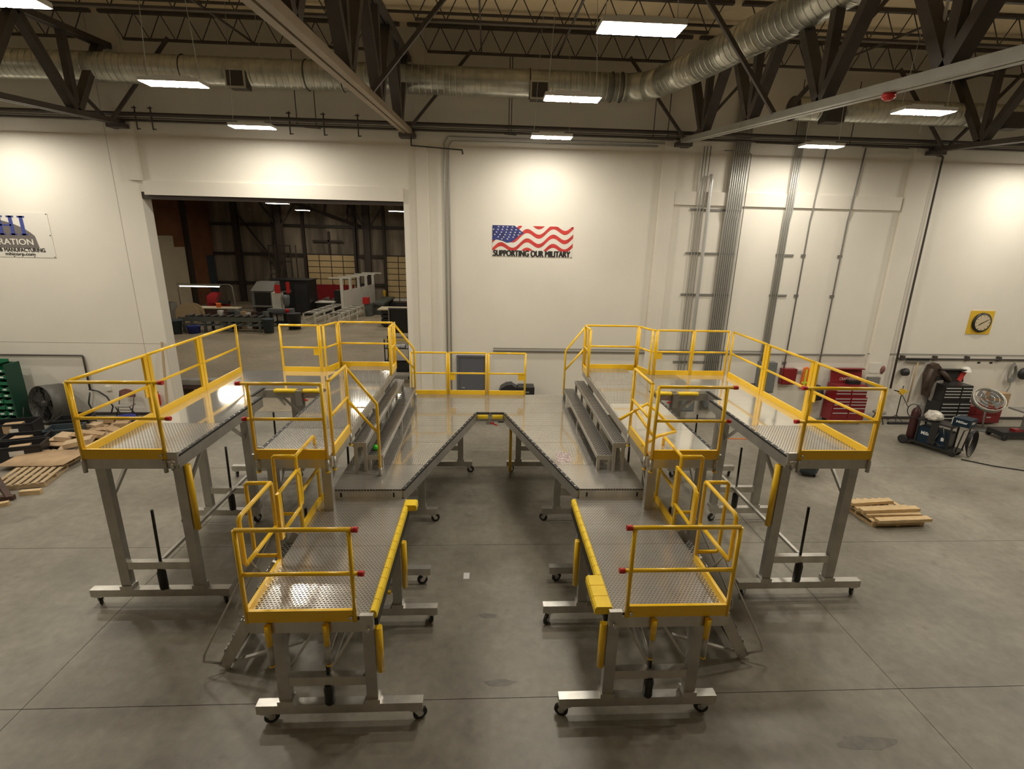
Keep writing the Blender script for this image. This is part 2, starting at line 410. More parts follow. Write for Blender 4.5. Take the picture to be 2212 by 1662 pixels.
# drop rods that hold the grey-lit rail
for i, (y, lab) in enumerate(((6.8, 'left one of two white drop rods above the pale grey-lit rail'), (6.41, 'right one of two white drop rods above the pale grey-lit rail'))):
    single('drop_rod', MB().tube((5.5, y, 7.62), (5.5, y, 10.1), .018, 8), 'white', lab, 'rod')

# ---------------------------------------------------------------- lamps
def panel_down(x0, x1, y0, y1, z):
    q = MB(); x0, x1 = min(x0, x1), max(x0, x1); q.v = [(x0, y0, z), (x0, y1, z), (x1, y1, z), (x1, y0, z)]; q.f = [(0, 1, 2, 3)]; q.sm = [False]; return q
def lamp(x, y, z, label, m='lamp', group=None, top=None, w_=1.02, d_=.38):
    top = roof_z(y)-.01 if top is None else top
    t = thing('high_bay_light', label, 'ceiling light', (x, y, z), group)
    h = MB(); h.box(x-w_/2, x+w_/2, y-d_/2, y+d_/2, z+.012, z+.075); h.box(x-w_/2+.2, x+w_/2-.2, y-.08, y+.08, z+.075, z+.13)
    part('housing', h, 'housing', t)
    for s in (-1, 1):
        part('diffuser', panel_down(x+s*.02, x+s*(w_/2-.01), y-d_/2+.02, y+d_/2-.02, z+.004), m, t)
        part('hanger_wire', MB().tube((x+s*(w_/2-.06), y, z+.07), (x+s*(w_/2-.2), y, top), .006, 5), 'conduit', t)
    return t
LY = [13.72, 10.17, 6.98]
LX = [(-12.75, -12.75, -12.75), (-5.74, -5.52, -5.67), (1.58, 1.52, 1.84), (8.58, 8.23, 8.5), (15.8, 15.5, 15.5)]
cols = ['over the logo banner', 'over the big opening', 'over the flag banner', 'over the conduits', 'over the wall clock']
rows = ['nearest the back wall', 'second from the back wall', 'third from the back wall']
for i, xs in enumerate(LX):
    for j, y in enumerate(LY):
        lamp(xs[j], y, 8.0, f'white high bay light {cols[i]}, {rows[j]}', group='high bay lights')
for x, lab in ((-19.9, 'left'), (22.95, 'right')):  # unseen extra lamps, added to brighten the floor at the sides
    for j, y in enumerate(LY):
        lamp(x, y, 8.0, f'added unseen high bay light out past the {lab} edge, {rows[j]}', group='high bay lights')

# ---------------------------------------------------------------- ducts
def duct_run(t, pts, r):
    for a, b_ in zip(pts[:-1], pts[1:]):
        part('duct_section', MB().tube(a, b_, r, 28), 'galv', t)
        a_, bb = Vector(a), Vector(b_); L = (bb-a_).length; d = (bb-a_)/L
        seam = MB()
        k = 0.12
        while k < L:
            seam.tube(a_+d*(k-.009), a_+d*(k+.009), r+.010, 28, cap=False); k += .155
        part('spiral_seam', seam, 'galv', t, stuff=True)
t = thing('spiral_duct', 'long round galvanised duct high on the back wall, elbowing out to the right', 'duct', (-8, 14.6, 9.4))
duct_run(t, [(XL+.2, 14.6, 9.42), (-2.2, 14.6, 9.42), (3.7, 14.6, 9.42)], .33)
part('duct_elbow', MB().tube((3.65, 14.6, 9.42), (4.1, 14.42, 9.42), .335, 28).tube((4.05, 14.45, 9.42), (4.35, 13.95, 9.42), .335, 28), 'galv', t)
duct_run(t, [(4.32, 14.02, 9.42), (4.75, 12.6, 9.42), (5.2, 10.6, 9.42), (5.75, 7.5, 9.42)], .335)
for x in (-7.6, -4.6, -3.7, 1.05, 3.2, 3.45):
    part('duct_strap', MB().torus((x, 14.6, 9.42), .345, .014, (1, 0, 0), 28, 5), 'pipe', t)
for x in (-6.2, 1.28):
    v = part('air_vent', MB().box(x-.22, x+.22, 14.12, 14.5, 8.98, 9.36), 'pipe', t, 'dark square air outlet')
    part('vent_frame', MB().box(x-.24, x+.24, 14.1, 14.13, 8.96, 9.0).box(x-.24, x+.24, 14.1, 14.13, 9.34, 9.38).box(x-.24, x-.2, 14.1, 14.13, 9.0, 9.34).box(x+.2, x+.24, 14.1, 14.13, 9.0, 9.34), 'galv', v)
t = thing('spiral_duct', 'round duct with a flat end, on the right part of the back wall', 'duct', (13, 14.6, 9.0))
duct_run(t, [(8.2, 14.6, 9.08), (XR-.2, 14.6, 9.08)], .29)
part('end_cap', MB().tube((8.12, 14.6, 9.08), (8.2, 14.6, 9.08), .3, 28), 'pipe', t)
for x in (9.1, 14.1):
    part('air_vent', MB().box(x-.25, x+.25, 14.15, 14.5, 8.7, 9.1), 'pipe', t, 'dark square air outlet')

# ---------------------------------------------------------------- pipes and conduits on the back wall
def pipe(name, pts, r, m, label, cat='pipe', n=8):
    return single(name, MB().path(pts, r, n), m, label, cat)
pipe('sprinkler_pipe', [(XL+.1, 15.0, 8.47), (XR-.1, 15.0, 8.47)], .05, 'pipe', 'upper dark sprinkler pipe running along the back wall under the duct')
pipe('sprinkler_pipe', [(XL+.1, 15.05, 8.33), (XR-.1, 15.05, 8.33)], .032, 'pipe', 'lower thin dark pipe running along the back wall under the duct')
pipe('conduit_run', [(XL+.1, 15.1, 8.40), (XR-.1, 15.1, 8.40)], .018, 'pipegrey', 'thin grey conduit between the two dark wall pipes', 'conduit')
pipe('drain_pipe', [(-2.1, 15.0, 8.3), (-2.1, 15.0, 7.93), (-.72, 15.0, 7.86), (-.7, 15.0, 7.75)], .025, 'pipe', 'small dark bent pipe dropping below the wall pipes near the flag')
for i, x in enumerate((-9.25, -8.85, -5.3, -4.4, -3.5)):
    single('valve_bracket', MB().tube((x, 15.0, 8.1), (x, 15.0, 8.66), .018).tube((x-.07, 15.0, 8.62), (x+.05, 15.0, 8.62), .014).tube((x, 15, 8.12), (x+.08, 15, 8.12), .014), 'pipe',
           'small black pipe bracket on the wall pipes, ' + ['beside the far left truss end', 'right of the far left truss end', 'over the middle of the opening', 'over the right half of the opening', 'just left of the tan-lit truss end'][i], 'bracket')
for i, (x, zt) in enumerate(((-5.1, 10.1), (-4.6, 10.1), (.55, 10.15), (.62, 10.15), (4.55, 10.1), (4.95, 10.1), (8.6, 9.9), (10.2, 9.9))):
    single('hanger_rod', MB().tube((x, 15.0, 8.3), (x, 15.0, zt), .012, 6), 'pipe',
           'thin dark hanger rod, ' + ['left of two above the opening', 'right of two above the opening', 'left of the close pair above the flag', 'right of the close pair above the flag', 'left of two beside the duct elbow', 'right of two beside the duct elbow', 'above the grey conduits', 'between the conduits and the clock'][i], 'rod')
for i, (x0, x1) in enumerate(((-4.9, -4.3), (.45, .7), (4.4, 4.9), (7.5, 8.5), (10.6, 11.4))):
    single('sway_brace', MB().bar((x0, 15.03, 8.31), (x1, 14.3, 8.16), .06, .05), 'pipe',
           'dark slanted sway brace on the wall pipes, ' + ['over the opening', 'over the flag banner', 'left of the conduits', 'over the conduits', 'towards the clock'][i], 'brace')
pipe('wall_conduit', [(-1.22, WY-.03, .3), (-1.22, WY-.03, 8.05), (-1.1, WY-.03, 8.22), (4.9, WY-.03, 8.22), (5.3, WY-.05, 8.3)], .028, 'conduit', 'left one of two bent grey conduits beside the flag banner', 'conduit')
pipe('wall_conduit', [(-1.1, WY-.03, .3), (-1.1, WY-.03, 8.0), (-1.0, WY-.03, 8.12), (4.8, WY-.03, 8.15)], .022, 'conduit', 'right one of two bent grey conduits beside the flag banner', 'conduit')
pipe('wall_pipe', [(.2, WY-.05, 2.2), (9.0, WY-.05, 2.2), (12.2, WY-.05, 2.2)], .025, 'pipegrey', 'grey pipe running along the wall above the door height', 'pipe')
pipe('wall_pipe', [(.2, WY-.04, 2.28), (9.0, WY-.04, 2.28)], .012, 'pipegrey', 'thin grey pipe just above the long wall pipe', 'pipe')
pipe('wall_pipe', [(4.2, WY-.04, 1.2), (9.0, WY-.04, 1.2)], .02, 'pipegrey', 'low grey wall pipe behind the right platform', 'pipe')
pipe('wall_pipe', [(13.35, WY-.06, 2.10), (XR-.1, WY-.06, 2.10)], .028, 'pipe', 'dark pipe along the wall under the clock', 'pipe')
pipe('wall_pipe', [(12.3, WY-.05, 2.25), (XR-.1, WY-.05, 2.25)], .014, 'pipegrey', 'thin pale pipe along the wall above the tool chests', 'pipe')
pipe('down_pipe', [(12.9, WY-.1, 8.2), (13.2, WY-.1, 8.12), (13.24, WY-.1, 4), (13.3, WY-.1, 1.1)], .03, 'pipe', 'dark vertical pipe between the right bay and the clock wall')
for i, x in enumerate((13.5, 14.6, 15.7, 16.8)):
    single('pipe_clamp', MB().box(x-.05, x+.05, WY-.1, WY, 2.05, 2.2), 'pipe', ['leftmost dark pipe clamp over the broom', 'dark pipe clamp above the leather jackets', 'dark pipe clamp above the black tool chest', 'rightmost dark pipe clamp above the hung cable'][i], 'clamp')
pipe('air_line', [(XL+.1, WY-.06, 1.9), (-12.12, WY-.06, 1.9), (-12.1, WY-.06, 1.85), (-12.1, WY-.06, .85)], .028, 'pipe', 'dark air line bending down the left wall above the drum fan')

# grey conduit bundles in the right bay
def bundle(label, x0, n, sp, z0, z1, m='conduit', r=.025, brackets=(), bx=(0, 0), bow=0.0):
    t = thing('conduit_bundle', label, 'conduits', (x0, WY, z0))
    for i in range(n):
        x = x0 + i*sp
        part('conduit', MB().path([(x, WY-.06, z0), (x, WY-.06, 6.2), (x, WY-.12, 6.5), (x, WY-.12, z1)], r, 8), m, t)
    for z in brackets:
        part('strut_channel', MB().box(bx[0], bx[1], WY-.035, WY-.001, z-.03, z+.03), 'pipegrey', t)
    return t
bundle('eight grey wall conduits side by side on strut channels, right of the mirror-bright pipe', 6.98, 8, .062, .3, 9.5, brackets=(1.9, 4.03, 5.26, 6.5), bx=(5.95, 7.46))
bundle('four grey wall conduits left of the two single wires', 8.78, 4, .06, 1.2, 9.4, brackets=(1.9, 4.05, 5.26), bx=(8.74, 9.29), r=.022)
pipe('service_pipe', [(6.42, WY-.14, .3), (6.42, WY-.14, 7.2), (6.42, WY-.12, 7.38), (6.42, WY-.07, 7.44)], .055, 'silver', 'bright bent service pipe left of the conduit bundle')
for i, x in enumerate((6.12, 6.2, 6.3)):
    pipe('thin_conduit', [(x, WY-.06, .3), (x, WY-.06, 6.4), (x, WY-.1, 6.6), (x, WY-.1, 8.2)], .016, 'conduit', ['first', 'second', 'third'][i] + ' thin conduit from the left in the right bay', 'conduit')
pipe('thin_conduit', [(6.7, WY-.1, 8.1), (7.4, WY-.1, 8.1), (7.5, WY-.1, 8.0), (7.52, WY-.06, 6.4), (7.52, WY-.04, .3)], .014, 'pipegrey', 'thin dark conduit bordering the eight-conduit bundle on its right', 'conduit')
for i, (x, lab) in enumerate(((9.6, 'left'), (10.75, 'right'))):
    pipe('thin_conduit', [(x+.1, WY-.08, 8.3), (x, WY-.1, 6.8), (x, WY-.1, 6.6), (x, WY-.05, 6.3), (x, WY-.05, 1.32 if i == 0 else 1.2)], .022, 'pipegrey', f'single dark-cased conduit hanging in the right bay, {lab} one', 'conduit')
    for z in (5.26, 4.05, 1.9):
        single('conduit_clip', MB().box(x-.07, x+.07, WY-.03, WY-.001, z-.04, z+.04), 'pipegrey', f'small dark clip on the {lab} single conduit, ' + {5.26: 'highest', 4.05: 'middle', 1.9: 'lowest'}[z] + ' of three', 'clip')
single('alarm_strobe', MB().lathe((5.45, 7.4, 7.455), [(.05, .1), (.085, .08), (.085, .04), (.04, .0)], n=16), 'red', 'small red alarm strobe under the pale grey-lit rail', 'alarm')
# ================================================================ THE DOCKING PLATFORMS
X0 = .09
Z1, Z2, Z3 = 1.62, 1.78, 2.58        # low front decks, V deck, tall decks
def X(s, u): return X0 + s*u
def UB(mb, s, u0, u1, y0, y1, z0, z1): return mb.box(X(s, u0), X(s, u1), y0, y1, z0, z1)
RT = .024

def rail(root, a, b, z, h=1.07, posts=(0., 1.), ext=0., ext_m=0., toe=True, plate=(), plate_z=.46, post_w=None, midh=.54, caps=True, toe_h=.10, toe_in=0.):
    """one welded guard rail panel between plan points a and b; posts given as fractions"""
    A, B = Vector((a[0], a[1], 0)), Vector((b[0], b[1], 0)); L = (B-A).length; d = (B-A)/L
    up = Vector((0, 0, 1)); top = z+h-RT
    g = part('guard_rail', MB().tube(A+up*top, B+d*ext+up*top, RT, 12), 'yellow', root)
    if midh: part('mid_rail', MB().tube(A+up*(z+midh), B+d*ext_m+up*(z+midh), RT*.95, 12), 'yellow', g)
    for f in posts:
        p = A + d*L*f
        wide = post_w and 0 < f < 1
        if wide:
            part('post', MB().bar(p+up*(z-.03), p+up*(top), .11, .045, d.cross(up)), 'yellow', g)
        else:
            part('post', MB().tube(p+up*(z-.05), p+up*top, RT, 12), 'yellow', g)
    if toe:
        part('toe_board', MB().bar(A+d*.02+up*(z+toe_h/2-.02), B-d*.02+up*(z+toe_h/2-.02), .035, toe_h+.04), 'yellow', g)
    for f in plate:
        p = A + d*L*f
        part('latch_plate', MB().bar(p+up*(z+plate_z-.09), p+up*(z+plate_z+.09), .16, .012, d.cross(up)), 'yellow', g)
    if ext and caps:
        e = B+d*ext+up*top; part('end_cap', MB().tube(e-d*.005, e+d*.055, RT+.006, 12), 'red', g, 'red end cap')
    if ext_m and caps:
        e = B+d*ext_m+up*(z+midh); part('end_cap', MB().tube(e-d*.005, e+d*.055, RT+.006, 12), 'red', g, 'red end cap')
    return g

def caster(root, x, y, turn, top=.19):
    c = Vector((x, y, 0)); dx, dy = math.cos(turn), math.sin(turn); r = .085
    k = MB(); k.box(x-.055, x+.055, y-.05, y+.05, top-.02, top)
    off = Vector((dx, dy, 0))*.05; sd = Vector((-dy, dx, 0))
    for s in (-1, 1):
        k.bar(c+sd*(.032*s)+Vector((0, 0, top-.02)), c+off+sd*(.032*s)+Vector((0, 0, r)), .008, .06, off.normalized())
    f = part('caster', k, 'zinc', root)
    ax = c+off+Vector((0, 0, r))
    part('wheel', MB().lathe(ax, [(r-.014, -.022), (r, -.014), (r, .014), (r-.014, .022)], sd, 18), 'rubber', f)
    part('wheel_hub', MB().lathe(ax, [(.038, -.026), (.038, .026)], sd, 14), 'zinc', f)
    part('brake_pedal', MB().bar(ax+off*1.2+Vector((0, 0, .05)), ax-off*.6+Vector((0, 0, .07)), .03, .01), 'zinc', f)

def base(root, s, y, legs, beam, z, jack=True, guard=None, xbz=.68, lw=.13, rod=1.58, turn=None, cast=(1, 1)):
    """cross base on casters with two legs, cross beam and screw jack"""
    b0, b1 = beam
    part('base_beam', UB(MB(), s, b0, b1, y-.055, y+.055, .19, .31), 'alu', root)
    for k, u in enumerate((b0+.09 if b0 < b1 else b0-.09, b1-.09 if b0 < b1 else b1+.09)):
        if cast[k]: caster(root, X(s, u), y, rnd.uniform(0, 6.28) if turn is None else turn)
    for u in legs:
        l = part('leg', UB(MB(), s, u-lw/2, u+lw/2, y-.05, y+.05, .32, z-.03), 'alu_dull', root)
        part('leg_collar', UB(MB(), s, u-lw/2-.02, u+lw/2+.02, y-.07, y+.07, .31, .38), 'alu', l)
    um = (legs[0]+legs[1])/2
    part('cross_beam', UB(MB(), s, min(legs)+lw/2, max(legs)-lw/2, y-.045, y+.045, xbz-.06, xbz+.06), 'alu', root)
    if jack:
        j = part('screw_jack', MB().lathe((X(s, um), y-.02, .30), [(.045, 0), (.06, .03), (.06, xbz-.42), (.045, xbz-.38), (.045, xbz-.36)], n=14), 'black', root)
        part('jack_screw', MB().tube((X(s, um), y, xbz), (X(s, um)-.01*s, y+.02, rod), .021, 10), 'black', j)
    if guard:
        u, za, zb = guard
        part('leg_guard', MB().tube((X(s, u), y-.02, za), (X(s, u), y-.02, zb), .042, 12), 'yellow', root, 'yellow tube guard beside the leg')

def frame_edge(root, a, b, z, h=.15, bolts=True, m='alu', dark=True):
    """side channel under a deck edge, with a dark slotted top strip and its bolts"""
    A, B = Vector((a[0], a[1], z)), Vector((b[0], b[1], z)); L = (B-A).length; d = (B-A)/L
    e = part('edge_channel', MB().bar(A-Vector((0, 0, .03+h/2)), B-Vector((0, 0, .03+h/2)), .045, h), m, root)
    if dark:
        part('slot_strip', MB().bar(A-Vector((0, 0, .012)), B-Vector((0, 0, .012)), .05, .03), 'rubber', e)
    if bolts:
        k = .1; mb = MB()
        while k < L-.05:
            p = A+d*k; mb.box(p.x-.014, p.x+.014, p.y-.014, p.y+.014, z-.001, z+.006); k += .17
        part('bolt_head', mb, 'zinc', e, stuff=True)
    return e

def deck(root, poly, z, m, t=.03):
    return part('deck_plate', MB().prism(poly, z-t, z), m, root)
def rect(s, u0, u1, y0, y1): return [(X(s, u0), y0), (X(s, u1), y0), (X(s, u1), y1), (X(s, u0), y1)]
def knee(root, s, u, y, z, dy, w_=.04):
    part('knee_brace', MB().bar((X(s, u), y, z-.75), (X(s, u), y+dy, z-.1), w_, .05), 'alu', root)

SIDE = {-1: 'left', 1: 'right'}
# ---------------------------------------------------------------- low front platforms
for s in (-1, 1):
    nm = SIDE[s]
    t = thing('access_platform', {-1: 'low front aluminium platform with yellow rails and side stair, on the left, nearest the viewer',
                                  1: 'low front aluminium platform with yellow rails and side stair, on the right, nearest the viewer'}[s], 'platform', (X(s, 1.95), 5.8, 0))
    ui, uo = 1.31, 2.60
    deck(t, rect(s, ui, uo, 4.50, 5.78), Z1, 'deck'); deck(t, rect(s, ui, uo, 5.784, 7.02), Z1, 'deck')
    frame_edge(t, (X(s, ui), 4.5), (X(s, ui), 7.02), Z1, bolts=False, dark=False)
    frame_edge(t, (X(s, uo), 4.5), (X(s, uo), 7.02), Z1, bolts=False, dark=False)
    frame_edge(t, (X(s, ui+.03), 4.5), (X(s, uo-.03), 4.5), Z1, bolts=False, dark=False)
    part('corner_bracket', UB(MB(), s, ui-.04, ui+.10, 4.47, 4.52, Z1-.16, Z1+.03), 'alu', t)
    part('bolt', MB().tube((X(s, ui+.02), 4.48, Z1-.13), (X(s, ui+.02), 4.43, Z1-.13), .022, 8), 'zinc', t)
    # rails: front panel
    rail(t, (X(s, uo-.02), 4.49), (X(s, 1.46), 4.49), Z1, 1.08, ext=.035, ext_m=.07)
    part('anchor_bolt', MB().tube((X(s, 1.50), 4.475, Z1+.02), (X(s, 1.50), 4.44, Z1+.02), .018, 8), 'zinc', t)
    # side panel next to the viewer
    x = X(s, uo-.01); g = part('guard_rail', MB().path([(x, 4.66, 2.16), (x, 4.62, 2.22), (x, 4.62, 2.70), (x, 4.66, 2.735), (x, 5.36, 2.735), (x, 5.41, 2.71), (x, 5.41, Z1-.04)], RT, 12), 'yellow', t)
    part('mid_rail', MB().tube((x, 4.64, 2.17), (x, 5.41, 2.15), RT, 12), 'yellow', g)
    part('toe_board', MB().box(x-.018, x+.018, 4.53, 5.42, Z1-.04, Z1+.09), 'yellow', g)
    for yy, z_b in ((5.42, 1.74), (6.18, 1.86)):     # return loops that flank the stair head
        part('stair_head_rail', MB().path([(x, yy, 2.715), (X(s, 2.86), yy, 2.715), (X(s, 2.885), yy, 2.69), (X(s, 2.885), yy, z_b+.03), (X(s, 2.86), yy, z_b), (x, yy, z_b)], RT, 12), 'yellow', t)
    # far side panel
    g = part('guard_rail', MB().path([(x, 6.18, Z1-.04), (x, 6.18, 2.69), (x, 6.21, 2.715), (x, 6.86, 2.715), (x, 6.90, 2.69), (x, 6.94, 2.17), (x, 6.95, Z1-.04)], RT, 12), 'yellow', t)
    part('mid_rail', MB().tube((x, 6.18, 2.15), (x, 6.93, 2.17), RT, 12), 'yellow', g)
    part('toe_board', MB().box(x-.018, x+.018, 6.17, 7.04, Z1-.04, Z1+.09), 'yellow', g)
    # self-closing gate
    gx = X(s, uo-.05); near, far = (5.50, 6.16) if s < 0 else (6.14, 5.50)
    gt = part('swing_gate', MB().path([(gx, near, 1.98), (gx, near, 2.55), (gx, near+(far-near)*.85, 2.56), (gx, far, 2.46), (gx, far, 2.10), (gx, near+(far-near)*.85, 2.02), (gx, near, 2.02)], RT, 12), 'yellow', t)
    part('gate_plate', MB().bar((gx, far-(far-near)*.06, 2.02), (gx, far-(far-near)*.06, 2.54), .14, .012, (1, 0, 0)), 'yellow', gt)
    part('gate_hinge', MB().bar((gx, near-(far-near)*.06, 1.95), (gx, near-(far-near)*.06, 2.56), .075, .03, (1, 0, 0)), 'yellow', gt)
    # bumper blocks along the inner edge
    n = 13; st = (6.92-4.53)/n
    for k in range(n):
        wide = (s > 0 and k < 3) or (s < 0 and k == n-1)
        ua = 1.17 if not (s > 0 and k < 3) else 1.12
        ua = 1.12 if (s < 0 and k == n-1) else 1.245 if not wide else ua
        y0 = 4.53+k*st
        bb = MB().wprism([(X(s, ua), Z1-.05), (X(s, ua), Z1+.02), (X(s, ua+.02), Z1+.045), (X(s, 1.30), Z1+.045), (X(s, 1.315), Z1+.03), (X(s, 1.315), Z1-.05)], y0+.004, y0+st-.004)
        part('bumper_block', bb, 'bumper', t)
    part('bumper_strip', UB(MB(), s, 1.25, 1.29, 4.6, 6.9, Z1-.2, Z1-.05), 'rubber', t)
    # rail sockets hanging below the front edge
    for u in (2.36, 1.76):
        k = part('rail_socket', MB().tube((X(s, u), 4.44, Z1-.05), (X(s, u), 4.44, 1.32), .034, 12), 'yellow', t)
        part('socket_sleeve', MB().tube((X(s, u), 4.44, 1.32), (X(s, u), 4.44, 1.07), .031, 12), 'alu_dull', k)
        part('socket_rim', MB().tube((X(s, u), 4.44, 1.07), (X(s, u), 4.44, 1.05), .033, 12), 'yellow', k)
    base(t, s, 4.66, (1.37, 2.36), (.80, 2.70), Z1, guard=(1.26, .76, 1.36), xbz=.64, rod=1.45, turn=(.4 if s < 0 else 2.8))
    base(t, s, 6.22, (1.35, 2.36), (.78, 2.55), Z1, guard=(1.235, .66, 1.40), xbz=.64, rod=1.45)
    part('battery_box', UB(MB(), s, 1.46, 1.62, 6.0, 6.16, .78, .98), 'black', t)
    part('pump_lever', UB(MB(), s, 1.40, 1.66, 5.96, 6.0, .72, .76), 'yellow', t)
    for a, b_ in (((1.42, 4.7, 1.5), (1.86, 4.7, .70)), ((2.30, 4.74, .75), (1.86, 4.74, 1.45)), ((1.95, 4.8, .70), (1.75, 6.2, 1.45)), ((1.86, 6.1, .7), (1.6, 4.8, 1.45)), ((2.36, 4.75, .95), (2.36, 5.35, 1.5)), ((1.36, 4.75, .95), (1.36, 5.35, 1.5))):
        part('cross_brace', MB().bar((X(s, a[0]), a[1], a[2]), (X(s, b_[0]), b_[1], b_[2]), .05, .025), 'alu', t)
    part('longitudinal_tie', MB().bar((X(s, 1.86), 4.7, .72), (X(s, 1.86), 6.2, .72), .05, .05), 'alu', t)
    # folding stair hung on the outer side
    st_ = part('stair', MB().bar((X(s, 2.64), 5.46, 1.60), (X(s, 3.50), 5.46, .03), .035, .15, (1, 0, 0)), 'alu', t)
    part('stringer', MB().bar((X(s, 2.64), 6.12, 1.60), (X(s, 3.50), 6.12, .03), .035, .15, (1, 0, 0)), 'alu', st_)
    for k in range(6):
        f = (k+.7)/6.6; u = 2.64+.86*f; z = 1.60-1.57*f
        part('stair_tread', UB(MB(), s, u-.07, u+.10, 5.48, 6.10, z-.02, z+.02), 'tread', st_)
    for yy in (5.36, 6.22):
        part('stair_handrail', MB().path([(X(s, 2.83), yy, 1.55), (X(s, 2.93), yy, 1.72), (X(s, 3.66), yy, .33), (X(s, 3.68), yy, .22), (X(s, 3.50), yy+(.06 if yy < 6 else -.06), .12)], .016, 8), 'alu', st_)
        part('stair_stay', MB().bar((X(s, 2.45), yy+.1, .42), (X(s, 3.36), yy+.1, .12), .05, .03), 'alu', st_)

# ---------------------------------------------------------------- V deck, two halves
for s in (-1, 1):
    t = thing('wedge_platform', {-1: 'mid-height silver deck with a slanted inner edge, left half of the V notch',
                                 1: 'mid-height silver deck with a slanted inner edge, right half of the V notch'}[s], 'platform', (X(s, 1.3), 9.5, 0))
    vi = lambda y: 1.36 + (.31-1.36)*(y-7.03)/(10.62-7.03)
    cuts = [7.03, 7.9, 8.9, 9.8, 10.62]
    for k in range(4):
        a, b_ = cuts[k]+.003, cuts[k+1]-.003
        deck(t, [(X(s, vi(a)), a), (X(s, 2.42), a), (X(s, 2.42), b_), (X(s, vi(b_)), b_)], Z2, 'deck' if k == 0 else 'deck_side')
    deck(t, rect(s, .004, 2.42, 10.625, 11.3), Z2, 'deck_side'); deck(t, rect(s, .004, 2.42, 11.305, 12.0), Z2, 'deck_side')
    frame_edge(t, (X(s, 1.36), 7.03), (X(s, .31), 10.62), Z2, .17, m='alu_dull')
    frame_edge(t, (X(s, .31), 10.62), (X(s, .004), 10.62), Z2, .17, bolts=False)
    part('notch_bumper', MB().bar((X(s, .28), 10.58, Z2-.09), (X(s, .05), 10.58, Z2-.09), .05, .06), 'bumper', t)
    frame_edge(t, (X(s, 1.38), 7.03), (X(s, 2.42), 7.03), Z2, .16, bolts=False, dark=False)
    for u in (1.5, 2.3):
        part('latch_slot', UB(MB(), s, u-.012, u+.012, 7.0, 7.012, Z2-.12, Z2-.05), 'black', t)
    frame_edge(t, (X(s, 2.42), 7.03), (X(s, 2.42), 12.0), Z2, .16, bolts=False, dark=False)
    frame_edge(t, (X(s, .02), 12.0), (X(s, 2.42), 12.0), Z2, .16, bolts=False, dark=False)
    base(t, s, 7.13, (1.48, 2.30), (.98, 2.40), Z2-.02, rod=1.5, xbz=.66, cast=(1, 1))
    base(t, s, 9.02, (1.35, 2.20), (1.05, 2.40), Z2-.02, rod=1.5, xbz=.66)
    base(t, s, 11.25, (.70, 2.10), (.42, 2.30), Z2-.02, rod=1.5, xbz=.66)
    for u in (1.4, 2.25):
        knee(t, s, u, 9.02, Z2, .6); knee(t, s, u, 9.02, Z2, -.6)
    knee(t, s, .72, 11.2, Z2, -.5)
    if s < 0:
        rail(t, (X0-1.93, 12.0), (X0-1.06, 12.0), Z2, 1.08)
        rail(t, (X0-1.01, 12.0), (X0-.10, 12.0), Z2, 1.08, plate=(.08,))
        part('notch_latch', MB().box(X0-.09, X0+.09, 10.50, 10.56, Z2-.24, Z2-.16), 'zinc', t)
        part('latch_lever', MB().bar((X0, 10.5, Z2-.2), (X0+.16, 10.45, Z2-.24), .02, .02), 'red', t, 'red latch lever')
    else:
        rail(t, (X0-.04, 12.0), (X0+.87, 12.0), Z2, 1.08, plate=(.90,))
        part('leg_guard', MB().tube((X(s, .50), 11.1, .1), (X(s, .50), 11.1, 1.4), .035, 10), 'yellow', t, 'yellow tube guard beside the rear leg')
        # scuffed marker scribble on the plate
        part('scuff_mark', MB().box(X(s, 1.18), X(s, 1.44), 8.0, 8.42, Z2+.0005, Z2+.0015), mat('scuffed_film', (.42, .34, .34), .4, .3, noise=(22, .5)), t)

# ---------------------------------------------------------------- two-tread step units on the V deck
for s in (-1, 1):
    t = thing('step_unit', f'two-tread grip-strut step unit on the {SIDE[s]} side of the V deck', 'steps', (X(s, 2.0), 9.5, Z2))
    for (u0, u1, z, ya, yb) in ((2.03, 2.24, 2.31, 7.62, 11.45), (1.79, 2.045, 2.05, 7.70, 11.65)):
        n = 3; L = (yb-ya)/n
        for k in range(n):
            tr = part('tread', UB(MB(), s, u0, u1, ya+k*L+.003, ya+(k+1)*L-.003, z-.012, z), 'tread', t)
            part('nosing', UB(MB(), s, u0-.006, u0+.006, ya+k*L, ya+(k+1)*L, z-.07, z+.004), 'alu_dull', tr)
            part('back_flange', UB(MB(), s, u1-.006, u1+.006, ya+k*L, ya+(k+1)*L, z-.07, z+.004), 'alu_dull', tr)
        part('end_plate', UB(MB(), s, u0, u1, ya-.012, ya, z-.08, z+.004), 'alu', t)
        for y in (ya+.04, (ya+yb)/2, yb-.04):
            for u in (u0+.03, u1-.03):
                part('step_leg', UB(MB(), s, u-.025, u+.025, y-.025, y+.025, Z2, z-.07), 'alu', t)
            part('step_crossbar', UB(MB(), s, u0, u1, y-.02, y+.02, z-.075, z-.03), 'alu', t)
b = MB().lathe((X(-1, 1.95), 7.92, 2.05+.045), [(.0, -.045), (.03, -.035), (.045, 0), (.03, .035), (.0, .045)], n=14)
single('rubber_ball', b, 'greenball', 'small bright green ball on the lower tread of the left steps', 'ball')

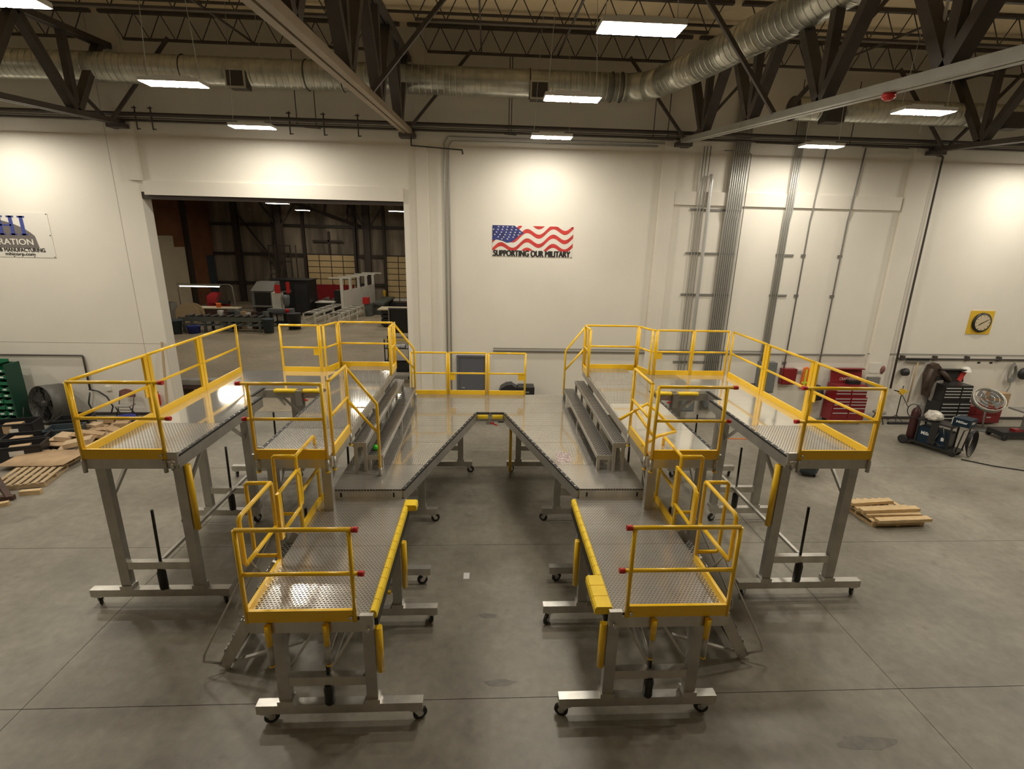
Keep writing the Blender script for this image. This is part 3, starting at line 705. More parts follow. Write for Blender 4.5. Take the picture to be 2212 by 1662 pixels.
# ---------------------------------------------------------------- tall inner platforms
def stair_rail(t, s, y, zt):
    """sloping hand rail from the tall deck down over the steps"""
    g = part('step_handrail', MB().path([(X(s, 2.26), y, zt), (X(s, 1.82), y, zt-.58), (X(s, 1.795), y, zt-.62), (X(s, 1.795), y, Z2+.14)], RT, 12), 'yellow', t)
    part('mid_rail', MB().tube((X(s, 2.26), y, zt-.53), (X(s, 1.795), y, zt-1.10), RT*.95, 12), 'yellow', g)
    part('post_sleeve', MB().tube((X(s, 1.795), y, Z2+.14), (X(s, 1.795), y, Z2+.02), RT+.006, 10), 'alu_dull', g)
for s in (-1, 1):
    t = thing('tall_platform', f'tall narrow platform directly beside the {SIDE[s]} steps', 'platform', (X(s, 2.76), 9, 0))
    u0, u1 = 2.25, 3.27; yb = 11.62
    ms = ['deck', 'deck_side', 'deck_side', 'deck_side'] if s < 0 else ['smooth', 'smooth', 'deck_side', 'deck_side']
    cuts = [6.5, 7.55, 8.9, 10.2, yb]
    for k in range(4): deck(t, rect(s, u0, u1, cuts[k]+.003, cuts[k+1]-.003), Z3, ms[k])
    frame_edge(t, (X(s, u0), 6.5), (X(s, u0), yb), Z3, .15, bolts=False, dark=False)
    frame_edge(t, (X(s, u1), 6.5), (X(s, u1), 9.72), Z3, .15, m='alu_dull')
    frame_edge(t, (X(s, u0), 6.5), (X(s, u1), 6.5), Z3, .15, bolts=False, dark=False)
    part('corner_plate', UB(MB(), s, u1-.06, u1+.02, 6.46, 6.5, Z3-.15, Z3+.03), 'alu', t)
    rail(t, (X(s, u0+.03), 6.48), (X(s, u1-.03), 6.48), Z3, 1.06, ext=.09, ext_m=.06)
    # inner side panel and its steps hand rail
    g = rail(t, (X(s, u0-.02), 6.60), (X(s, u0-.02), 7.47), Z3, 1.06, toe_h=.1)
    for y in (6.60, 7.47):
        part('post_sleeve', MB().tube((X(s, u0-.02), y, Z3-.05), (X(s, u0-.02), y, Z3-.24), RT+.004, 10), 'alu_dull', g)
        part('sleeve_rim', MB().tube((X(s, u0-.02), y, Z3-.24), (X(s, u0-.02), y, Z3-.26), RT+.009, 10), 'yellow', g)
    for u in (u0+.03, u1-.05):
        part('post_sleeve', MB().tube((X(s, u), 6.47, Z3-.05), (X(s, u), 6.47, Z3-.22), RT+.004, 10), 'alu_dull', g)
        part('sleeve_rim', MB().tube((X(s, u), 6.47, Z3-.22), (X(s, u), 6.47, Z3-.24), RT+.009, 10), 'yellow', g)
    if s < 0: stair_rail(t, s, 7.50, Z3+1.035)
    stair_rail(t, s, 11.62, Z3+1.035)
    # back corner rails
    rail(t, (X(s, u0+.02), yb), (X(s, 3.50), yb), Z3, 1.06)
    g = rail(t, (X(s, u0-.02), 10.95), (X(s, u0-.02), yb), Z3, 1.06, posts=(0., .97))
    part('corner_post_plate', MB().box(X(s, u0-.04), X(s, u0), 11.0, 11.14, Z3, Z3+1.03), 'yellow', g)
    rail(t, (X(s, 3.53), yb-.06), (X(s, 3.68), 11.08), Z3, 1.06, posts=(0., 1.))
    rail(t, (X(s, 3.68), 11.08), (X(s, 3.76), 11.08), Z3, 1.06, posts=(1.,))
    base(t, s, 6.72, (2.38, 3.14), (2.30, 3.30), Z3, xbz=.72, rod=1.62)
    base(t, s, 9.04, (2.38, 3.14), (2.30, 3.35), Z3, xbz=.72, rod=1.62)
    base(t, s, 11.3, (2.38, 3.14), (2.30, 3.35), Z3, xbz=.72, rod=1.62)
    knee(t, s, 2.38, 6.75, Z3, .7); knee(t, s, 3.14, 6.75, Z3, .7); knee(t, s, 3.14, 9.0, Z3, -.7)
    part('longitudinal_tie', MB().bar((X(s, 2.76), 6.75, .74), (X(s, 2.76), 11.2, .74), .05, .05), 'alu', t)

# ---------------------------------------------------------------- tall outer platforms with the bridge deck
for s in (-1, 1):
    t = thing('tall_platform', f'tall outermost platform on the {SIDE[s]}, with a long yellow side rail and a bridge deck', 'platform', (X(s, 4.95), 9, 0))
    u0, u1 = 4.31, 5.52; yb = 11.1
    ms = ['deck', 'smooth', 'smooth', 'smooth']
    deck(t, rect(s, u0, u1, 6.5, 7.75), Z3, 'deck'); deck(t, rect(s, u0, u1, 7.755, 9.16), Z3, 'smooth')
    deck(t, rect(s, 4.52, u1, 9.165, 9.75), Z3, 'smooth'); deck(t, rect(s, u0, u1, 9.755, yb), Z3, 'smooth')
    deck(t, rect(s, 3.275, u0-.003, 9.72, yb), Z3, 'smooth' if s < 0 else 'deck_side')
    frame_edge(t, (X(s, u0), 6.5), (X(s, u0), 9.16), Z3, .16, m='alu_dull')
    frame_edge(t, (X(s, 4.52), 9.16), (X(s, 4.52), 9.75), Z3, .16, m='alu_dull', bolts=False)
    frame_edge(t, (X(s, u1), 6.5), (X(s, u1), yb), Z3, .16, bolts=False, dark=False)
    frame_edge(t, (X(s, u0), 6.5), (X(s, u1), 6.5), Z3, .16, bolts=False, dark=False)
    frame_edge(t, (X(s, 3.28), 9.72), (X(s, 4.5), 9.72), Z3, .16, bolts=False, dark=False)
    for a, b_ in ((3.40, 3.72), (3.86, 4.28)):
        part('bridge_bumper', MB().tube((X(s, a), 9.68, Z3-.04), (X(s, b_), 9.68, Z3-.04), .04, 10), 'bumper', t)
    part('bridge_latch', MB().box(X(s, 3.74), X(s, 3.85), 9.60, 9.68, Z3-.32, Z3-.02), 'zinc', t)
    part('latch_bracket', MB().wprism([(X(s, 3.70), Z3-.12), (X(s, 3.90), Z3-.12), (X(s, 3.86), Z3-.55), (X(s, 3.74), Z3-.55)], 9.70, 9.74), 'alu_dull', t)
    part('latch_lever', MB().bar((X(s, 3.70), 9.62, Z3-.2), (X(s, 3.62), 9.58, Z3-.2), .025, .025), 'red', t, 'red latch lever')
    for u in (3.45, 4.2):
        part('bridge_stay', MB().bar((X(s, u), 9.74, Z3-.15), (X(s, 3.8), 9.74, Z3-.55), .04, .04), 'alu_dull', t)
    part('corner_plate', UB(MB(), s, u0-.03, u0+.10, 6.46, 6.5, Z3-.13, Z3+.06), 'alu', t)
    part('latch_cluster', MB().tube((X(s, u0+.05), 6.46, Z3-.05), (X(s, u0+.05), 6.46, Z3-.2), .02).tube((X(s, u0+.0), 6.46, Z3-.08), (X(s, u0+.1), 6.44, Z3-.06), .015), 'zinc', t)
    # rails
    rail(t, (X(s, u1), 6.48), (X(s, u0+.13), 6.48), Z3, 1.06, ext=.08, ext_m=.10)
    part('anchor_bolt', MB().tube((X(s, u0+.17), 6.465, Z3+.02), (X(s, u0+.17), 6.43, Z3+.02), .018, 8), 'zinc', t)
    ys = [6.52, 8.05, 9.55, 11.0]
    rail(t, (X(s, u1), ys[0]), (X(s, u1), ys[1]-.01), Z3, 1.06, posts=(0.,), plate=(.95,))
    g = rail(t, (X(s, u1), ys[1]+.01), (X(s, u1), ys[2]-.01), Z3, 1.06, posts=())
    g2 = rail(t, (X(s, u1), ys[2]+.01), (X(s, u1), ys[3]), Z3, 1.06, posts=(1.,))
    for gg, y in ((g, ys[1]), (g2, ys[2])):
        part('wide_post', MB().box(X(s, u1)-.02, X(s, u1)+.02, y-.09, y-.008, Z3-.03, Z3+1.035), 'yellow', gg)
        part('wide_post', MB().box(X(s, u1)-.02, X(s, u1)+.02, y+.008, y+.09, Z3-.03, Z3+1.035), 'yellow', gg)
    rail(t, (X(s, 3.80), 11.08), (X(s, 4.62), 11.08), Z3, 1.06, plate=((.06,) if s < 0 else (.08,)))
    if s > 0: rail(t, (X(s, 4.66), 11.08), (X(s, 5.46), 11.08), Z3, 1.06)
    for u in (u0+.15, u1):
        part('post_sleeve', MB().tube((X(s, u), 6.47, Z3-.05), (X(s, u), 6.47, Z3-.24), RT+.004, 10), 'alu_dull', t)
    base(t, s, 6.70, (4.42, 5.47), (3.98, 6.02), Z3, guard=(4.30, 1.33, 2.36), xbz=.72, lw=.14, rod=1.62, turn=(2.2 if s < 0 else .6))
    base(t, s, 9.02, (4.60, 5.47), (4.55, 6.0), Z3, xbz=.72, lw=.14, rod=1.62)
    base(t, s, 11.0, (4.42, 5.47), (4.35, 6.0), Z3, xbz=.72, lw=.14, rod=1.62)
    for y, dy in ((6.74, .75), (8.98, -.75), (9.06, .75), (10.95, -.75)):
        for u in (4.62 if y > 7 else 4.44, 5.45): knee(t, s, u, y, Z3, dy)
    part('longitudinal_tie', MB().bar((X(s, 4.95), 6.75, .76), (X(s, 4.95), 10.95, .76), .05, .05), 'alu', t)

# loose step hand rail laid over the right tall deck
t = thing('loose_handrail', 'unmounted yellow step handrail tipped over the right tall deck', 'handrail', (X(1, 2.45), 7.3, Z3))
p = [(X(1, 1.98), 7.20, Z3+.30), (X(1, 2.50), 7.55, Z3+.44), (X(1, 2.62), 7.46, Z3+.36), (X(1, 2.80), 7.02, Z3+.17)]
part('hand_rail', MB().path(p, RT, 12), 'yellow', t)
part('mid_rail', MB().path([(X(1, 2.20), 6.72, Z3+.06), (X(1, 2.48), 6.86, Z3+.16), (X(1, 2.80), 7.02, Z3+.17)], RT, 12), 'yellow', t)
part('post', MB().path([(X(1, 2.28), 7.36, Z3+.36), (X(1, 2.44), 6.9, Z3+.12)], RT, 12), 'yellow', t)
# ================================================================ THINGS ON THE BACK WALL
# logo banner, cut by the left edge of the photograph
t = thing('logo_banner', 'white vinyl company banner with blue serif letters, on the left wall', 'banner', (-13.6, WY, 4.7))
part('banner_sheet', MB().box(-15.1, -12.27, WY-.012, WY-.002, 4.74, 5.95), 'vinyl', t)
dome = [(-15.05, 4.99)] + [(-15.05 + 2.33*i/20, 5.0 + .80*math.sqrt(max(0, 1-((-15.05+2.33*i/20+14.2)/1.62)**2))) for i in range(21)] + [(-12.66, 4.99)]
part('printed_dome', MB().wprism(dome, WY-.0145, WY-.0125), 'vinylgrey', t)
def serif(mb, x, z, w_, h, kind):
    st, sf = .10, .045; y0, y1 = WY-.0185, WY-.0165
    def stem(cx):
        mb.box(cx-st/2, cx+st/2, y0, y1, z, z+h); mb.box(cx-st, cx+st, y0, y1, z, z+sf); mb.box(cx-st, cx+st, y0, y1, z+h-sf, z+h)
    if kind == 'I': stem(x+w_/2)
    elif kind == 'H': stem(x+st); stem(x+w_-st); mb.box(x+st, x+w_-st, y0, y1, z+h*.47, z+h*.56)
    else:
        stem(x+st); stem(x+w_-st)
        mb.quadbox([(x+st*.5, y0, z+h), (x+st*1.6, y0, z+h), (x+st*1.6, y1, z+h), (x+st*.5, y1, z+h), (x+w_/2-.03, y0, z+h*.25), (x+w_/2+.03, y0, z+h*.25), (x+w_/2+.03, y1, z+h*.25), (x+w_/2-.03, y1, z+h*.25)])
        mb.quadbox([(x+w_-st*1.6, y0, z+h), (x+w_-st*.5, y0, z+h), (x+w_-st*.5, y1, z+h), (x+w_-st*1.6, y1, z+h), (x+w_/2-.03, y0, z+h*.25), (x+w_/2+.03, y0, z+h*.25), (x+w_/2+.03, y1, z+h*.25), (x+w_/2-.03, y1, z+h*.25)])
for k, x, w_ in (('M', -14.4, .62), ('H', -13.68, .5), ('I', -13.10, .22)):
    mb = MB(); serif(mb, x, 5.34, w_, .52, k); part('blue_letter', mb, 'navy', t)
part('printed_line', text_mb('CORPORATION', -14.62, 5.08, 1.82, .16, WY-.0195, bold=.04), 'vinyl', t)
part('printed_line', text_mb('& MANUFACTURING', -13.75, 4.89, 1.22, .105, WY-.0195, bold=.045), 'ink', t)
part('printed_line', text_mb('mhicorp.com', -13.62, 4.765, .80, .105, WY-.0195, bold=.045), 'ink', t)
for x, z in ((-12.3, 4.76), (-12.85, 4.76), (-13.4, 4.76), (-12.3, 5.35), (-12.3, 5.92)):
    part('grommet', MB().tube((x, WY-.016, z), (x, WY-.006, z), .018, 10), 'zinc', t)

# flag banner
t = thing('flag_banner', 'waving flag banner with black lettering, in the middle of the back wall', 'banner', (1.33, WY, 5.05))
bx0, bx1, bz0, bz1 = .14, 2.52, 5.05, 5.93
part('banner_sheet', MB().box(bx0, bx1, WY-.012, WY-.002, bz0, bz1), 'vinyl', t)
fz0 = 5.25
def clampz(z): return min(bz1-.004, max(fz0-.03, z))
for k in range(-2, 5):                       # red bands that roll over the folds
    m0 = MB(); n = 72; W_ = bx1-bx0; zc = 5.195 + .262*k
    for i in range(n+1):
        x = W_*i/n; f = .105*math.cos(2*math.pi*(x-1.0)/.77) + .16*x
        m0.v += [(bx0+x, WY-.0145, clampz(zc+f)), (bx0+x, WY-.0145, clampz(zc+f+.115))]
    runs, cur = [], []
    for i in range(n):
        a = 2*i
        if m0.v[a+1][2]-m0.v[a][2] < .004 or m0.v[a+3][2]-m0.v[a+2][2] < .004:
            if cur: runs.append(cur)
            cur = []
        else: cur.append(i)
    if cur: runs.append(cur)
    for r_ in runs:
        q = MB(); q.v = m0.v[2*r_[0]:2*r_[-1]+4]
        q.f = [(2*i, 2*i+2, 2*i+3, 2*i+1) for i in range(len(r_))]; q.sm = [False]*len(r_)
        part('red_stripe', q, 'flagred', t)
cant = [(bx0, 5.49), (bx0+.12, 5.53), (bx0+.28, 5.50), (bx0+.42, 5.44), (bx0+.55, 5.46), (bx0+.68, 5.55), (bx0+.80, 5.66), (bx0+.92, 5.72), (bx0+.78, 5.82), (bx0+.64, bz1-.004), (bx0, bz1-.004)]
part('blue_canton', MB().wprism(cant, WY-.018, WY-.016), 'flagblue', t)
for r_, (z, xs) in enumerate(((5.885, (.18, .31, .44, .58)), (5.81, (.03, .16, .29, .42, .56, .69)), (5.735, (.12, .26, .40, .53, .66, .80)), (5.665, (.07, .22, .37, .51, .64, .76)), (5.60, (.17, .33, .48, .61)), (5.545, (.28, .44)))):
    for x in xs:
        pts = []
        for i in range(10):
            a = math.pi/2 + i*math.pi/5; rr = .034 if i % 2 == 0 else .014
            pts.append((bx0+x+rr*math.cos(a), z+rr*.75*math.sin(a)))
        part('star', MB().wprism(pts, WY-.0205, WY-.019), 'vinyl', t)
part('printed_line', text_mb('SUPPORTING OUR MILITARY', bx0+.04, 5.06, 2.27, .165, WY-.020, bold=.09), 'ink', t)
for x, z in ((.16, 5.075), (.72, 5.07), (1.32, 5.06), (2.49, 5.06), (2.49, 5.90)):
    part('grommet', MB().tube((x, WY-.02, z), (x, WY-.006, z), .014, 10), 'ink', t)

# wall clock on its yellow board
t = thing('wall_clock', 'round dark-rimmed clock on a yellow square board, right of the conduits', 'clock', (15.85, WY, 2.95))
part('yellow_board', MB().box(15.45, 16.25, WY-.02, WY, 2.93, 3.68), 'yellowsign', t)
part('clock_case', MB().lathe((15.86, WY-.02, 3.31), [(.31, 0), (.31, .05), (.25, .06)], (0, -1, 0), 28), 'black', t)
f = part('clock_face', MB().lathe((15.86, WY-.075, 3.31), [(.25, 0), (.25, .012)], (0, -1, 0), 28), 'clockface', t)
part('clock_hand', MB().bar((15.80, WY-.092, 3.28), (16.02, WY-.092, 3.40), .018, .006, (0, 1, 0)), 'ink', f)
part('clock_hand', MB().bar((15.86, WY-.092, 3.31), (15.73, WY-.092, 3.23), .022, .006, (0, 1, 0)), 'ink', f)
tick = []
for i in range(12):
    a = i*math.pi/6; c, s_ = math.cos(a), math.sin(a)
    part('hour_mark', MB().bar((15.86+.2*c, WY-.089, 3.31+.2*s_), (15.86+.235*c, WY-.089, 3.31+.235*s_), .015, .004, (0, 1, 0)), 'ink', f)

# red tool chest with open lid
def chest(label, x0, x1, y0, y1, m, z_mid, z_top, lid_z, cols, handles_lo, handles_hi, txt=None, loc=None):
    t = thing('tool_chest', label, 'tool chest', ((x0+x1)/2, (y0+y1)/2, 0))
    part('cabinet', MB().box(x0, x1, y0, y1, .12, z_mid), m, t)
    part('top_chest', MB().box(x0+.03, x1-.03, y0+.04, y1, z_mid, z_top), m, t)
    for x in (x0+.08, x1-.08):
        for y in (y0+.08, y1-.08):
            part('caster', MB().lathe((x, y, .06), [(.06, -.02), (.06, .02)], (1, 0, 0), 12).box(x-.03, x+.03, y-.03, y+.03, .1, .125), 'rubber', t)
    def drawers(zs, yf, a, b_):
        for k in range(len(zs)-1):
            for (c0, c1) in (cols if k < len(zs)-2 or len(cols) == 1 else cols):
                xa, xb = a+(b_-a)*c0, a+(b_-a)*c1
                d_ = part('drawer', MB().box(xa+.012, xb-.012, yf-.015, yf, zs[k]+.008, zs[k+1]-.008), m, t)
                part('drawer_handle', MB().box(xa+.03, xb-.03, yf-.03, yf-.012, zs[k+1]-.035, zs[k+1]-.012), 'silver', d_)
    drawers(handles_lo, y0, x0, x1); drawers(handles_hi, y0+.04, x0+.03, x1-.03)
    lid = part('lid', MB().bar(((x0+x1)/2, y1-.10, z_top+.02), ((x0+x1)/2, y1-.01, lid_z), .02, x1-x0-.06, (1, 0, 0)), m, t)
    part('lid_rim', MB().box(x0+.03, x1-.03, y1-.16, y1-.01, lid_z-.02, lid_z+.01), m, lid)
    if txt: part('printed_line', text_mb(txt, x0+.3, z_top+.10, .55, .09, y1-.13), 'vinyl', lid)
    return t
chest('red rolling tool chest with its lid open, by the right bay wall', 11.1, 12.2, 14.72, 15.2, 'chestred', .92, 1.30, 1.78, ((0, .5), (.5, 1)), [.2, .42, .58, .70, .80, .90], [.95, 1.06, 1.16, 1.27], 'CRAFTSMAN')
chest('black rolling tool chest with silver drawer handles, behind the welding cart', 14.62, 15.62, 14.62, 15.15, 'black', .82, 1.36, 1.80, ((0, .6), (.6, 1)), [.16, .30, .42, .54, .66, .78], [.88, 1.0, 1.1, 1.2, 1.3])
single('hard_hat', MB().lathe((15.62, 15.1, 1.74), [(.0, .15), (.08, .13), (.13, .06), (.15, 0), (.17, -.01)], n=16), 'vinyl', 'white hard hat hung at the corner of the black tool chest', 'hard hat')
single('rolled_flag', MB().bar((15.42, 15.05, 1.42), (15.62, 15.1, 1.80), .16, .03, (0, 1, 0)), 'flagred', 'red and white cloth tucked by the open black chest lid', 'cloth')
single('bread_box', MB().box(11.62, 12.0, 14.9, 15.1, 1.30, 1.42), 'black', 'black case standing on the red tool chest', 'case')

# push broom hung head up
t = thing('push_broom', 'push broom hung head up on the wall beside the dark down pipe', 'broom', (14.0, 15.2, .6))
part('broom_head', MB().box(13.65, 14.38, 15.18, 15.25, 2.0, 2.06), 'pipegrey', t)
part('bristles', MB().box(13.66, 14.37, 15.17, 15.26, 2.06, 2.12), 'black', t, stuff=True)
part('handle', MB().tube((14.02, 15.2, 2.0), (14.0, 15.2, .62), .022, 8), 'wood2', t)
single('hung_welding_mask', MB().lathe((13.62, 15.12, 1.68), [(.02, .1), (.11, .06), (.13, 0), (.12, -.1), (.08, -.13)], (.3, -.8, .3), 14), 'plastic', 'dark welding mask hung right of the down pipe', 'mask')
single('hung_glove', MB().lathe((12.88, 15.22, 1.72), [(.02, .15), (.07, .1), (.09, 0), (.05, -.12), (.01, -.15)], (.1, -.05, 1), 12), 'pink', 'brown pad hung on the pilaster beside the down pipe', 'pad')
# jackets
t = thing('leather_jacket', 'brown leather jacket hung left of the black tool chest', 'jacket', (14.55, 15.1, .8))
jk = MB().wprism([(14.42, 1.92), (14.62, 1.98), (14.76, 1.85), (14.80, 1.45), (14.72, 1.3), (14.66, .85), (14.45, .88), (14.38, 1.35), (14.34, 1.6)], 15.08, 15.26)
part('body', jk, 'jacket', t)
part('sleeve', MB().path([(14.72, 15.08, 1.78), (14.90, 15.0, 1.60), (15.05, 14.98, 1.42)], .075, 8), 'jacket', t)
part('sleeve', MB().path([(14.44, 15.1, 1.8), (14.36, 15.06, 1.5), (14.34, 15.05, 1.1)], .07, 8), 'jacket', t)
single('grey_coat', MB().wprism([(14.66, 1.40), (14.86, 1.44), (14.92, 1.1), (14.86, .72), (14.62, .74), (14.60, 1.1)], 15.0, 15.12), 'greycloth', 'grey coat hung over the side of the black tool chest', 'coat')
# coiled cable and cap on hooks at the right
t = thing('hung_cable', 'coiled grey cable hung on the wall at the right edge', 'cable', (17.35, 15.2, 1.4))
for k in range(4):
    part('cable_loop', MB().path([(17.33+.13*math.sin(a)*(1+.15*k)*(.35+.65*(1-math.cos(a))/2), 15.2-.02*k, 2.03-.03*k-.29*(1-math.cos(a))) for a in [2*math.pi*i/20 for i in range(21)]], .018, 6), 'pipegrey', t)
part('cable_tail', MB().path([(17.38, 15.2, 1.45), (17.42, 15.2, 1.2), (17.36, 15.2, 1.0)], .010, 6), 'pipegrey', t)
single('black_hat', MB().lathe((17.75, 15.15, 1.65), [(0, .1), (.14, .08), (.2, 0), (.2, -.05)], (0, -1, 0), 18), 'plastic', 'round black cap on the wall right of the hung cable', 'cap')
for i, (x, z, lab) in enumerate(((16.2, 1.98, 'left'), (16.62, 1.98, 'right'))):
    single('small_sticker', MB().box(x-.05, x+.05, WY-.008, WY, z-.03, z+.03), 'ink', f'small dark mark on the wall above the fan, {lab} one', 'sticker')
# electrical boxes of the right bay
t = thing('grey_cabinet', 'grey electrical cabinet on the wall behind the right outer rail', 'cabinet', (9.0, 15.2, .98))
part('box_body', MB().box(8.72, 9.25, 15.05, 15.29, .95, 1.95), 'panelgrey', t); part('box_door', MB().box(8.76, 9.21, 15.03, 15.05, 1.0, 1.9), 'panelgrey', t)
t = thing('red_wall_box', 'flat red box on the wall right of the grey cabinet', 'box', (9.75, 15.2, 1.25))
part('box_body', MB().box(9.5, 9.98, 15.12, 15.29, 1.22, 1.74), 'chestred', t); part('box_door', MB().box(9.53, 9.95, 15.10, 15.12, 1.25, 1.71), 'chestred', t)
t = thing('safety_vest', 'orange safety vest hung beside the red wall box', 'vest', (10.45, 15.2, 1.05))
part('vest_body', MB().wprism([(10.28, 1.75), (10.38, 1.78), (10.44, 1.66), (10.5, 1.78), (10.6, 1.75), (10.66, 1.1), (10.22, 1.1)], 15.2, 15.27), 'orange', t)
for x in (10.34, 10.52): part('reflective_strip', MB().box(x-.025, x+.025, 15.19, 15.2, 1.12, 1.72), 'lime', t)
part('reflective_strip', MB().box(10.24, 10.64, 15.188, 15.199, 1.24, 1.30), 'lime', t)
t = thing('key_board', 'pale strip of small tags on the wall between red box and vest', 'board', (10.1, 15.2, 1.6))
part('strip', MB().box(10.0, 10.25, 15.27, 15.29, 1.6, 1.72), 'vinyl', t)
for k in range(3): part('tag', MB().box(10.01+.08*k, 10.06+.08*k, 15.255, 15.27, 1.56, 1.66), 'greycloth', t)
single('black_backpack', MB().lathe((10.75, 15.1, .95), [(.05, -.25), (.17, -.2), (.2, 0), (.16, .2), (.05, .27)], n=14), 'plastic', 'black round bag hung under the safety vest', 'bag')
for i, (x0, x1, z0, z1, lab) in enumerate(((6.0, 6.65, .35, 1.25, 'larger dark grey switch cabinet behind the right bridge deck'), (7.0, 7.35, .5, 1.2, 'smaller dark grey switch cabinet behind the right outer deck'))):
    t = thing('switch_cabinet', lab, 'cabinet', ((x0+x1)/2, 15, z0))
    part('box_body', MB().box(x0, x1, 14.9, 15.16, z0, z1), 'panelgrey', t); part('box_door', MB().box(x0+.05, x1-.05, 14.88, 14.9, z0+.05, z1-.05), 'panelgrey', t)
    part('door_latch', MB().box(x0+.09, x0+.12, 14.86, 14.88, (z0+z1)/2-.04, (z0+z1)/2+.04), 'red', t)
    part('wall_bracket', MB().box(x0+.1, x1-.1, 15.16, 15.3, z1-.2, z1-.1), 'pipegrey', t)
t = thing('paper_holder', 'white sheet and grey tray on the pilaster beside the red tool chest', 'notice', (12.6, 15.2, 1.1))
part('sheet', MB().box(12.42, 12.78, 15.18, 15.197, 1.62, 1.95), 'vinyl', t); part('tray', MB().box(12.4, 12.8, 15.1, 15.197, 1.15, 1.5), 'pipegrey', t)

# pipe stand with yellow clamp, stool, floor mop
t = thing('tripod_stand', 'thin black tripod stand with a yellow clamp head, left of the broom handle', 'stand', (13.55, 15.0, 0))
part('pole', MB().tube((13.55, 15.0, .1), (13.55, 15.0, 1.25), .015, 8), 'black', t)
part('clamp_head', MB().box(13.42, 13.72, 14.96, 15.04, 1.02, 1.08).box(13.50, 13.60, 14.95, 15.05, .96, 1.14), 'yellowsign', t)
part('clamp_arm', MB().bar((13.45, 15, 1.06), (13.25, 14.95, 1.10), .06, .03), 'black', t)
for a in (0, 2.1, 4.2): part('tripod_leg', MB().tube((13.55, 15.0, .25), (13.55+.25*math.cos(a), 15.0+.2*math.sin(a), .01), .010, 6), 'black', t)
part('side_rod', MB().tube((13.57, 15.0, .95), (13.9, 15.0, .5), .010, 6), 'black', t)
t = thing('shop_stool', 'low round grey stool beside the red tool chest', 'stool', (12.85, 14.9, 0))
part('seat', MB().lathe((12.85, 14.9, .34), [(.17, 0), (.19, .03), (.17, .07)], n=18), 'pipegrey', t)
for a in (.4, 2, 3.5, 5.1): part('stool_leg', MB().tube((12.85+.08*math.cos(a), 14.9+.08*math.sin(a), .34), (12.85+.2*math.cos(a), 14.9+.2*math.sin(a), .0), .014, 6), 'black', t)
single('floor_squeegee', MB().box(13.15, 13.85, 14.75, 14.84, 0, .07), 'plastic', 'dark broom head lying at the foot of the wall', 'broom head')

# ---------------------------------------------------------------- welding cart
def local(ang, ox, oy):
    ca, sa = math.cos(ang), math.sin(ang)
    def tr(mb, dz=0):
        mb.v = [(ox+ca*x-sa*y, oy+sa*x+ca*y, z+dz) for x, y, z in mb.v]; return mb
    return tr
tr = local(math.radians(-64), 12.32, 13.28)
t = thing('welding_cart', 'black welding cart with blue welder, gas cylinder and cables, right of the platforms', 'cart', (12.8, 12.8, 0))
part('bottom_tray', tr(MB().box(.05, 1.3, 0, .52, .12, .17)), 'black', t)
part('top_tray', tr(MB().box(.25, 1.12, .02, .5, .80, .84)), 'black', t)
for x in (.32, 1.08):
    for y in (.04, .48): part('upright', tr(MB().box(x-.02, x+.02, y-.02, y+.02, .17, .8)), 'black', t)
part('side_panel', tr(MB().box(.62, .80, .0, .02, .2, .8)), 'black', t)
for y in (-.03, .55):
    wv = part('rear_wheel', tr(MB().lathe((.06, y, .13), [(.09, -.03), (.13, -.03), (.13, .03), (.09, .03)], (0, 1, 0), 18)), 'rubber', t)
    part('wheel_hub', tr(MB().lathe((.06, y, .13), [(.08, -.025), (.08, .025)], (0, 1, 0), 14)), 'pipegrey', wv)
for y in (.06, .46): part('front_caster', tr(MB().lathe((1.22, y, .06), [(.06, -.02), (.06, .02)], (0, 1, 0), 14).box(1.19, 1.25, y-.03, y+.03, .06, .12)), 'black', t)
part('push_handle', tr(MB().path([(1.28, .06, .17), (1.34, .06, .80), (1.34, .46, .80), (1.28, .46, .17)], .016, 8)), 'black', t)
t = thing('gas_cylinder', 'maroon gas cylinder chained upright on the welding cart', 'gas cylinder', (12.45, 13.2, .17))
part('cylinder_body', tr(MB().lathe((.14, .2, .17), [(.115, 0), (.12, .02), (.12, .78), (.09, .88), (.04, .92), (.04, .96)], n=18)), 'cyl', t)
part('regulator', tr(MB().tube((.14, .2, 1.13), (.14, .2, 1.22), .025, 8).tube((.14, .2, 1.18), (.28, .16, 1.2), .02, 8).lathe((.24, .14, 1.2), [(.045, -.02), (.045, .02)], (0, 1, 0), 12)), 'pipegrey', t)
part('gas_hose', tr(MB().path([(.14+.16*math.cos(a), .0+.0*a, 1.02+.2*math.sin(a)) for a in [i*2*math.pi/18 for i in range(19)]], .012, 6)), 'black', t)
t = thing('welder_unit', 'blue welding power unit with white lettering on the lower cart tray', 'welder', (12.75, 12.75, .17))
part('case', tr(MB().box(.34, 1.05, .05, .47, .17, .62)), 'blue', t)
part('front_panel', tr(MB().box(1.05, 1.08, .07, .45, .19, .6)), 'black', t)
vs, fs = text_mesh('Miller', .26, .10, bold=.02); mb = MB(); mb.v = [(.42+a, .047, .40+b_) for a, b_ in vs]; mb.f = fs; mb.sm = [False]*len(fs)
part('printed_logo', tr(mb), 'paper', t)
part('rating_plate', tr(MB().box(.9, .97, .044, .05, .36, .46)), 'paper', t)
t = thing('wire_feeder', 'smaller blue wire feeder box on the front end of the welding cart', 'wire feeder', (13.1, 12.3, .8))
part('case', tr(MB().box(.98, 1.36, .28, .72, .842, 1.06)), 'blue', t)
vs, fs = text_mesh('Miller', .22, .07, bold=.02); mb = MB(); mb.v = [(1.363, .38+a, .93+b_) for a, b_ in vs]; mb.f = fs; mb.sm = [False]*len(fs)
part('printed_logo', tr(mb), 'paper', t)
